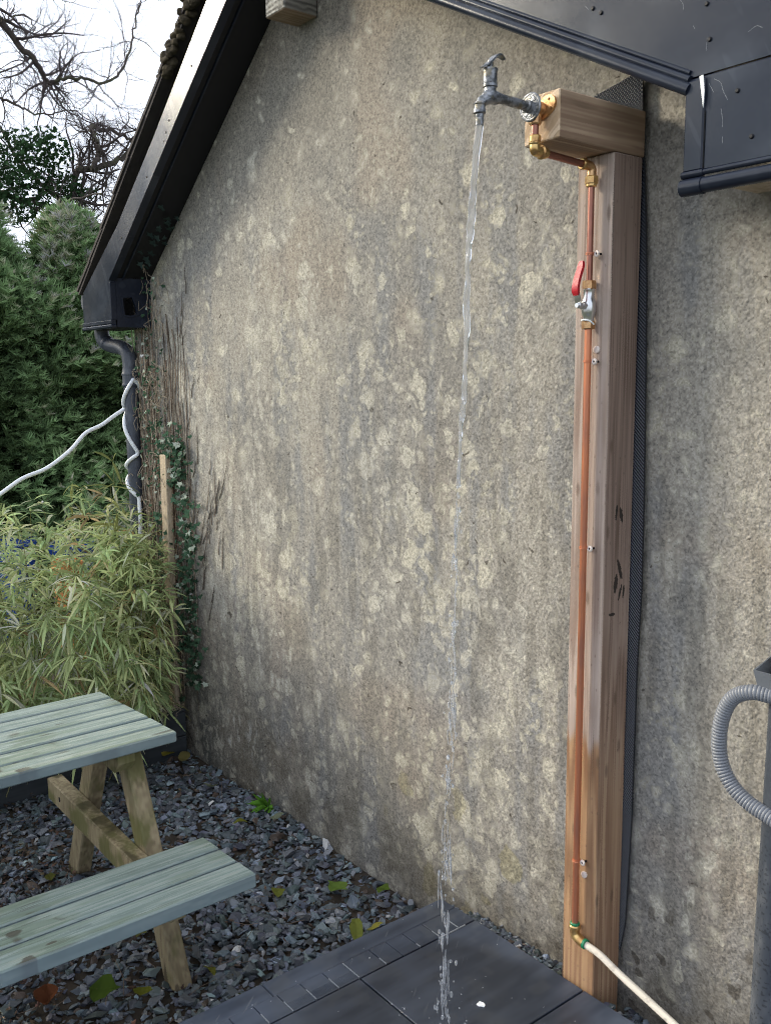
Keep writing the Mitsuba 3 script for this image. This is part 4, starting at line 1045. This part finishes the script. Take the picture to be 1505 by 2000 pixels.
def ivy_leaf(c, nrm, up, s, col):
    nrm = unit(nrm); up = unit(up - nrm * np.dot(up, nrm)); sd = np.cross(up, nrm)
    q = ivyshape * s * rng.uniform(0.85, 1.15, (14, 1))
    v = c + q[:, :1] * sd + q[:, 1:] * up + nrm * (0.12 * s * (np.abs(ivyshape[:, :1])) - 0.05 * s)
    v = np.vstack([v, c + up * 0.42 * s + nrm * 0.02 * s])
    return v, np.array([[i_, (i_ + 1) % 14, 14] for i_ in range(14)])


ivl = []
for k in range(980):
    r = rng.random()
    stk = False
    if r < 0.45:
        z = rng.uniform(0.15, 1.28); x = -3.735 + rng.normal(0, 0.045) + 0.05 * (z < 0.85) * rng.random() + 0.03 * math.sin(z * 9)
    elif r < 0.58:
        z = rng.uniform(1.05, 1.35); x = -3.86 + rng.normal(0, 0.07)
    elif r < 0.92:
        z = rng.uniform(0.75, 2.0); x = -4.02 + rng.normal(0, 0.085)
    elif r < 0.97:
        z = rng.uniform(0.2, 0.98); x = -3.875 + rng.normal(0, 0.03); stk = True
    else:
        z = rng.uniform(0.0, 0.5); x = -3.80 + rng.normal(0, 0.04)
    c = np.array([min(x, -3.60), YW - rng.uniform(0.012, 0.055) - 0.045 * stk, z])
    pale = rng.random() < 0.20
    col = (np.array([0.30, 0.34, 0.28]) if pale else np.array([0.045, 0.085, 0.052])) * rng.lognormal(0, 0.3)
    ivl.append((c, np.array([0.25, -1, 0.35]) + rng.normal(0, 0.4, 3), np.array([rng.normal(0, 0.7), 0, -1.0]), rng.uniform(0.014, 0.026) * (0.7 if 0.58 < r < 0.92 else 1.0), col))
for k in range(22):       # on the dark soffit
    x = rng.uniform(-3.97, -3.66); c = np.array([x, YW - rng.uniform(0.01, 0.12) , 0]); c[2] = zl(x) - 0.018 - rng.uniform(0, 0.02)
    ivl.append((c, np.array([0.5, -0.6, -0.6]) + rng.normal(0, 0.3, 3), np.array([1, 0, 0.7]), rng.uniform(0.016, 0.026), np.array([0.035, 0.055, 0.050]) * rng.uniform(0.6, 1.4)))
for k, (c, nr, up, s, col) in enumerate(ivl[::-1]):
    v, f = ivy_leaf(c, nr, up, s, col)
    if k < 296: part(ivy, "leaf", MB().add(v, f, np.clip(col, 0, 0.6)), "m_ivy")
    else:
        if k == 296: ir = MB()
        ir.add(v, f, np.clip(col, 0, 0.6))
part(ivy, "foliage", ir, "m_ivy", kind="stuff")

# white cable wound round the far downpipe
def helix(z0, z1, a0, a1, n_=10, r=0.039):
    t_ = np.linspace(0, 1, n_); a = a0 + (a1 - a0) * t_
    return np.stack([ax + r * np.cos(a), ay + r * np.sin(a), z0 + (z1 - z0) * t_], -1)


R_ = np.radians
front_run = helix(1.395, 1.530, R_(225), R_(352), 8)
cab = np.vstack([[(-4.02, 0.78, 0.90), (-4.12, 0.98, 0.97), (-4.18, 1.14, 1.035), (-4.21, 1.26, 1.10), (-4.235, 1.38, 1.137), (-4.26, 1.50, 1.21), (-4.27, 1.58, 1.285), (-4.272, 1.66, 1.32), (-4.268, 1.72, 1.36)], front_run])
back = helix(1.53, 1.40, R_(360), R_(560), 8)
fr2 = helix(1.38, 1.20, R_(200), R_(352), 8)
bk2 = helix(1.18, 1.10, R_(0), R_(-160), 6)
fr3 = helix(1.08, 0.97, R_(195), R_(352), 8)
tail = [(-4.178, 1.79, 0.92), (-4.165, 1.785, 0.85), (-4.165, 1.775, 0.72), (-4.17, 1.76, 0.45)]
single("cable", tube(smoothpath(np.vstack([cab, back, fr2, bk2, fr3, tail]), 5), 0.0092, 10), "m_cable", "white flexible cable wound around the far downpipe and trailing off to the left", "cable", smooth=50)

# ------------------------------------------------------------------ fallen leaves, weed
def fallen(x, y, s, col, label, curl=0.25, asp=0.62, rot=None):
    a = rng.uniform(0, 2 * np.pi) if rot is None else rot
    t_ = np.linspace(0, 1, 7); wv = asp * 0.5 * np.sin(np.pi * np.clip(t_, 0.02, 0.98)) ** 0.8
    v = []
    for sg in (-1, 0, 1):
        for q, w_ in zip(t_, wv): v.append([(q - 0.5), sg * w_, curl * (abs(sg) * w_ * 1.0 + 0.5 * (q - 0.5) ** 2)])
    v = np.array(v); v[:, 2] += 0.10 * np.sin(v[:, 0] * 5 + rng.uniform(0, 6)); v[:, :2] *= 1 + 0.10 * rng.normal(size=(len(v), 1)); v = v * s
    f = []
    for r_ in range(2):
        for i_ in range(6): b_ = r_ * 7 + i_; f.append([b_, b_ + 1, b_ + 8, b_ + 7])
    col = np.array(col) * 0.50; s *= 0.68; curl *= 1.8
    th = rng.uniform(-0.45, 0.45)
    v = v @ np.array([[1, 0, 0], [0, math.cos(th), math.sin(th)], [0, -math.sin(th), math.cos(th)]])
    v = v @ np.array([[math.cos(a), math.sin(a), 0], [-math.sin(a), math.cos(a), 0], [0, 0, 1]])
    k = single("fallen_leaf", MB().add(v + [x, y, -0.168], f, col), "m_fallen", label, "fallen leaf", "leaves fallen on the slate chippings")


YEL, GRN, PAL, BRN = (0.42, 0.36, 0.07), (0.20, 0.30, 0.06), (0.36, 0.40, 0.27), (0.26, 0.10, 0.05)
fallen(-3.79, 1.70, 0.075, YEL, "bright yellow leaf on the slate beside the planter end", asp=0.85)
fallen(-3.70, 1.74, 0.085, (0.38, 0.33, 0.13), "dull yellow curled leaf by the wall next to the planter")
fallen(-3.36, 1.69, 0.065, PAL, "pale grey-green leaf on the slate below the weed's left", asp=0.8)
fallen(-2.48, 1.48, 0.050, (0.30, 0.33, 0.07), "small square yellow-green leaf right of the bench end", asp=0.9)
fallen(-2.38, 1.655, 0.085, (0.24, 0.36, 0.08), "fresh green leaf on the slate midway between bench and wall", asp=0.7)
fallen(-2.27, 1.765, 0.075, GRN, "green leaf on the slate touching the foot of the wall")
fallen(-2.14, 1.555, 0.125, (0.34, 0.38, 0.09), "long yellow-green leaf lying along the patio edging", asp=0.35, rot=2.6)
fallen(-2.115, 1.615, 0.06, (0.50, 0.46, 0.10), "bright yellow leaf at the patio edging", asp=0.8)
fallen(-2.37, 0.84, 0.085, (0.13, 0.21, 0.04), "large dark green leaf on the slate below the front bench", asp=0.9)
fallen(-2.29, 0.92, 0.055, (0.28, 0.30, 0.05), "olive leaf to the right of the large dark green leaf", asp=0.7)
fallen(-2.56, 1.03, 0.07, (0.33, 0.34, 0.10), "yellowish leaf behind the foot of the near bench leg")
fallen(-2.06, 1.15, 0.09, (0.22, 0.27, 0.09), "narrow green leaf beside the patio edging in the foreground", asp=0.25, rot=0.7)
fallen(-3.06, 0.92, 0.07, (0.20, 0.21, 0.06), "olive leaf between the two table legs")
fallen(-2.94, 1.76, 0.06, PAL, "pale green leaf leaning on a slate right of the weed", asp=0.6)
fallen(-2.99, 1.63, 0.06, (0.33, 0.34, 0.06), "yellow leaf in front of the green weed", asp=0.5)
fallen(-2.43, 0.70, 0.08, BRN, "reddish brown curled leaf at the lower left", asp=0.8, curl=0.8)
fallen(-2.255, 1.11, 0.06, (0.30, 0.31, 0.07), "yellow-green leaf against the foot of the bench leg")
wd = thing("weed", "small bright green weed growing at the foot of the wall", "weed")
wm = MB()
for k in range(30):
    a = rng.uniform(0, 2 * np.pi); el = rng.uniform(0.25, 1.2)
    d = np.array([math.cos(a) * math.cos(el), -abs(math.sin(a)) * math.cos(el), math.sin(el)])
    wm.add(bamboo_leaf(np.array([-3.07, 1.80, -0.19]), unit(d), rng.uniform(0.06, 0.12), rng.uniform(0.007, 0.012), rng.uniform(0.1, 0.7)), leaf_f, np.array([0.11, 0.26, 0.035]) * rng.uniform(0.6, 1.4))
part(wd, "leaves", wm, "m_fallen")

# ------------------------------------------------------------------ conifers behind
def conifer(x, y, h, R, label, nsp, tint, zb=-0.25):
    key = thing("conifer_tree", label, "tree", "dense conifers behind the bamboo")
    part(key, "trunk", tube([(x, y, zb), (x, y, h * 0.9)], [0.10, 0.02], 8), "m_bark", 40)
    hh = rng.uniform(0.0, 0.985, nsp) ** 0.9
    az = rng.uniform(0, 2 * np.pi, nsp)
    lump = meshkit.fbm(np.stack([np.cos(az) * 1.9 + x, np.sin(az) * 1.9 + y, hh * 4.2], -1))
    lump = (lump - lump.mean()) / (lump.std() + 1e-9)
    prof = np.minimum(1.0, (1 - hh) ** 0.72 * 1.3) * (1 + 0.27 * lump)
    rad = R * prof * (0.45 + 0.55 * rng.random(nsp) ** 0.45)
    c = np.stack([x + rad * np.cos(az), y + rad * np.sin(az), zb + hh * (h - zb)], -1)
    out = np.stack([np.cos(az), np.sin(az), 0.55 + 0.5 * rng.normal(size=nsp) * 0.5 + 0.9 * hh], -1) + rng.normal(0, 0.35, (nsp, 3))
    out = unit(out)
    L = rng.uniform(0.07, 0.20, nsp) * (0.7 + 0.6 * rng.random(nsp))
    sd = unit(np.cross(out, rng.normal(size=(nsp, 3)) * 0.5 + [0, 0, 1.0]))
    K = 17
    V, F, C = [], [], []
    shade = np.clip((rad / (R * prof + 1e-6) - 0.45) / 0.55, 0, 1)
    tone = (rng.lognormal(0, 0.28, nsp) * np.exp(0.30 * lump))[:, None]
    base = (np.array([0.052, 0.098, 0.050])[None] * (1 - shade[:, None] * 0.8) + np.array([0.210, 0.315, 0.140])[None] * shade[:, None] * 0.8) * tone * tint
    for q in range(K):
        t_ = 0.08 + 0.92 * q / (K - 1); sgn = 1 if q % 2 else -1
        p = c + out * (L * t_)[:, None] + np.array([0, 0, -1.0]) * (0.42 * L * t_ ** 2)[:, None]
        d = unit(out * 0.8 + sd * sgn * (0.75 if q < K - 1 else 0) + rng.normal(0, 0.18, (nsp, 3)))
        l = (L * (0.50 * (1 - 0.65 * t_)) + 0.015)[:, None]
        wv = unit(np.cross(d, rng.normal(size=(nsp, 3)))) * l * 0.10
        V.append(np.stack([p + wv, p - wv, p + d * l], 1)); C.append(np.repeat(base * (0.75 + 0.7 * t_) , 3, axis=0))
    V = np.concatenate([v.reshape(-1, 3) for v in V]); C = np.concatenate(C)
    F = np.arange(len(V)).reshape(-1, 3)
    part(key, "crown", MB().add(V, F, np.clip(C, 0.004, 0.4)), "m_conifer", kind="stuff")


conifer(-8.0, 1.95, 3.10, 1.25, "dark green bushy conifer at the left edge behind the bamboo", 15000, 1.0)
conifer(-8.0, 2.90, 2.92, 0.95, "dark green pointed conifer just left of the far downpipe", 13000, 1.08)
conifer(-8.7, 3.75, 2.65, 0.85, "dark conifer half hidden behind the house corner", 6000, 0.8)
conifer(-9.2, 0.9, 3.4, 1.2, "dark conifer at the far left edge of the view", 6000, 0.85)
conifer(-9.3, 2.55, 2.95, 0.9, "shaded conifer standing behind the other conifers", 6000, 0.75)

# ------------------------------------------------------------------ bare trees
def bare_tree(label, limbs, trunk, seed, depth_scale, nkeep=2600):
    rg = np.random.default_rng(seed)
    key = thing("bare_tree", label, "tree")
    part(key, "trunk", tube(smoothpath(trunk[0], 5), np.linspace(trunk[1], trunk[2], (len(trunk[0]) - 1) * 5 + 1), 9), "m_bark", 40)
    tw = MB(); count = [0]

    def grow(p, d, L, r, lev):
        if count[0] > nkeep or r < 0.0016: return
        count[0] += 1
        n_ = 7; pts = [p]; dirs = [d]
        for i_ in range(n_):
            d = unit(d + rg.normal(0, 0.20, 3) + [0, 0, 0.05 if lev > 1 else 0.0])
            pts.append(pts[-1] + d * L / n_); dirs.append(d)
        rr_ = np.linspace(r, r * 0.35, n_ + 1)
        tw.mesh(tube(pts, rr_, 4, False))
        if lev >= 4: return
        for i_ in range(1, n_ + 1):
            if rg.random() < 0.66:
                sd_ = unit(rg.normal(size=3) * [0.55, 1, 1]); nd = unit(dirs[i_] * 0.75 + sd_ * 0.85)
                grow(pts[i_], nd, L * rg.uniform(0.42, 0.75), rr_[i_] * rg.uniform(0.45, 0.75), lev + 1)

    for pts, r0, r1 in limbs:
        q = smoothpath(pts, 6); q = q + 0.012 * rg.normal(size=q.shape)
        rr_ = np.linspace(r0, r1, len(q))
        part(key, "limb", tube(q, rr_, 7), "m_bark", 40)
        dq_ = unit(np.gradient(q, axis=0))
        for i_ in range(2, len(q)):
            if rg.random() < 0.50 + 0.5 * (i_ == len(q) - 1):
                sd_ = unit(rg.normal(size=3) * [0.5, 1, 1])
                grow(q[i_], unit(dq_[i_] * (0.5 if i_ < len(q) - 1 else 1.5) + sd_), depth_scale * rg.uniform(0.35, 0.75), max(0.006, rr_[i_] * 0.5), 1)
    part(key, "twigs", tw, "m_twig", 60, kind="stuff")
    return key


limA = [([(-10.59, 2.98, 5.7), (-10.65, 3.19, 5.47), (-10.71, 3.42, 5.16), (-10.75, 3.66, 4.98), (-10.84, 3.77, 4.86), (-10.93, 3.88, 4.82)], 0.040, 0.026),
        ([(-10.93, 3.88, 4.82), (-10.75, 3.95, 4.85), (-10.6, 4.10, 4.86), (-10.55, 4.31, 4.82), (-10.53, 4.57, 5.02), (-10.58, 4.75, 5.48), (-10.66, 4.88, 5.8)], 0.022, 0.008),
        ([(-10.56, 3.09, 4.47), (-10.61, 3.32, 4.47), (-10.68, 3.5, 4.43), (-10.73, 3.73, 4.43), (-10.73, 4.08, 4.54)], 0.016, 0.006),
        ([(-10.54, 3.15, 5.33), (-10.61, 3.32, 5.29), (-10.66, 3.55, 5.41), (-10.75, 3.68, 5.3)], 0.014, 0.006)]
bare_tree("leafless tree whose long bare branches reach in from the upper left", limA + [([(-10.5, 2.6, 5.9), (-10.9, 3.3, 6.1), (-11.2, 3.9, 5.9), (-11.3, 4.4, 6.1)], 0.02, 0.008), ([(-10.6, 2.5, 5.2), (-10.9, 2.9, 5.0), (-11.2, 3.3, 4.9), (-11.3, 3.7, 5.1)], 0.018, 0.007)],
          ([(-10.2, 1.3, -0.3), (-10.3, 1.5, 2.0), (-10.4, 2.1, 4.2), (-10.6, 2.98, 5.7)], 0.20, 0.05), 11, 1.0, 2400)
limB = [([(-10.56, 3.08, 3.54), (-10.6, 3.35, 3.47), (-10.63, 3.64, 3.45), (-10.69, 3.85, 3.39), (-10.73, 4.07, 3.37), (-10.76, 4.32, 3.31), (-10.78, 4.59, 3.48), (-10.84, 4.77, 3.71)], 0.032, 0.014),
        ([(-10.74, 4.05, 3.9), (-10.6, 4.12, 3.88), (-10.5, 4.38, 3.97), (-10.45, 4.59, 4.13), (-10.41, 4.85, 4.33)], 0.042, 0.02),
        ([(-10.5, 4.14, 3.87), (-10.45, 4.2, 4.03), (-10.44, 4.16, 4.19), (-10.56, 4.18, 4.33), (-10.63, 4.33, 4.35), (-10.66, 4.58, 4.34), (-10.72, 4.74, 4.27)], 0.032, 0.016),
        ([(-10.35, 3.74, 2.98), (-10.44, 3.84, 3.17), (-10.53, 3.94, 3.33), (-10.66, 3.94, 3.51), (-10.74, 4.05, 3.9)], 0.055, 0.035),
        ([(-10.35, 3.5, 2.6), (-9.6, 3.25, 2.95), (-8.9, 3.2, 3.15), (-8.3, 3.35, 3.2)], 0.022, 0.007),
        ([(-10.35, 3.3, 2.4), (-9.7, 2.7, 2.95), (-9.0, 2.4, 3.25), (-8.5, 2.35, 3.4)], 0.020, 0.007),
        ([(-10.6, 3.94, 3.4), (-10.9, 3.6, 3.8), (-11.1, 3.4, 4.2), (-11.2, 3.3, 4.6)], 0.03, 0.01)]
tb_ = bare_tree("leafless twisted tree with ivy-clad limbs rising behind the conifers", limB,
                ([(-10.2, 3.0, -0.3), (-10.3, 3.2, 1.4), (-10.35, 3.45, 2.5), (-10.35, 3.74, 2.98)], 0.16, 0.065), 23, 0.9, 2900)
il = MB()
for cx, cy, cz, rx, nlv in ((-10.3, 3.25, 3.82, 0.42, 1500), (-10.25, 3.55, 3.95, 0.30, 800), (-10.2, 3.15, 3.45, 0.40, 1500), (-10.35, 3.75, 3.60, 0.22, 500), (-10.4, 2.85, 3.7, 0.4, 900), (-10.5, 4.05, 3.55, 0.16, 160)):
    for k in range(nlv // 2):
        o = rng.normal(size=3); o = unit(o) * rng.random() ** 0.4 * rx * np.array([0.8, 1, 0.8])
        v, f = ivy_leaf(np.array([cx, cy, cz]) + o, rng.normal(size=3) + [0.6, -0.5, 0.6], rng.normal(size=3), rng.uniform(0.022, 0.045), None)
        il.add(v, f, np.array([0.026, 0.052, 0.022]) * rng.lognormal(0, 0.4))
part(tb_, "ivy_leaves", il, "m_ivy", kind="stuff")

# ------------------------------------------------------------------ half hidden things behind the bamboo
def tub(x, y, z0, h, r0, r1):
    return lathe((x, y, z0), (0, 0, 1), [(0, r0), (h * 0.93, r1), (h * 0.94, r1 * 1.06), (h, r1 * 1.06), (h, r1 * 0.96), (h * 0.2, r0 * 0.9)], 28)


single("blue_tub", tub(-6.52, 1.88, -0.25, 0.70, 0.10, 0.13), "m_blue", "bright blue plastic tub glimpsed through the bamboo tips at the left edge", "tub", "tubs behind the bamboo", smooth=40)
single("blue_tub", tub(-6.40, 2.22, -0.25, 0.645, 0.13, 0.15), "m_blue", "blue plastic tub showing between bamboo leaves left of the downpipe", "tub", "tubs behind the bamboo", smooth=40)
single("terracotta_pot", tub(-5.35, 1.83, -0.25, 0.73, 0.07, 0.09), "m_orange", "orange terracotta pot peeping through the bamboo", "pot", smooth=40)

hb = MB()
for k in range(11000):
    a = np.array([rng.uniform(-16, -12.5), rng.uniform(-9, -0.5), rng.uniform(-0.2, 1.0) * 1.0])
    a[2] = -0.2 + rng.random() * (4.2 + 0.5 * math.sin(a[1] * 1.7))
    v, f = ivy_leaf(a, rng.normal(size=3), rng.normal(size=3), rng.uniform(0.10, 0.20), None)
    hb.add(v, f, np.array([0.045, 0.080, 0.045]) * rng.lognormal(0, 0.4))
single("tree_belt", hb, "m_ivy", "dark belt of trees beyond the left edge of the garden", "trees", kind="stuff")
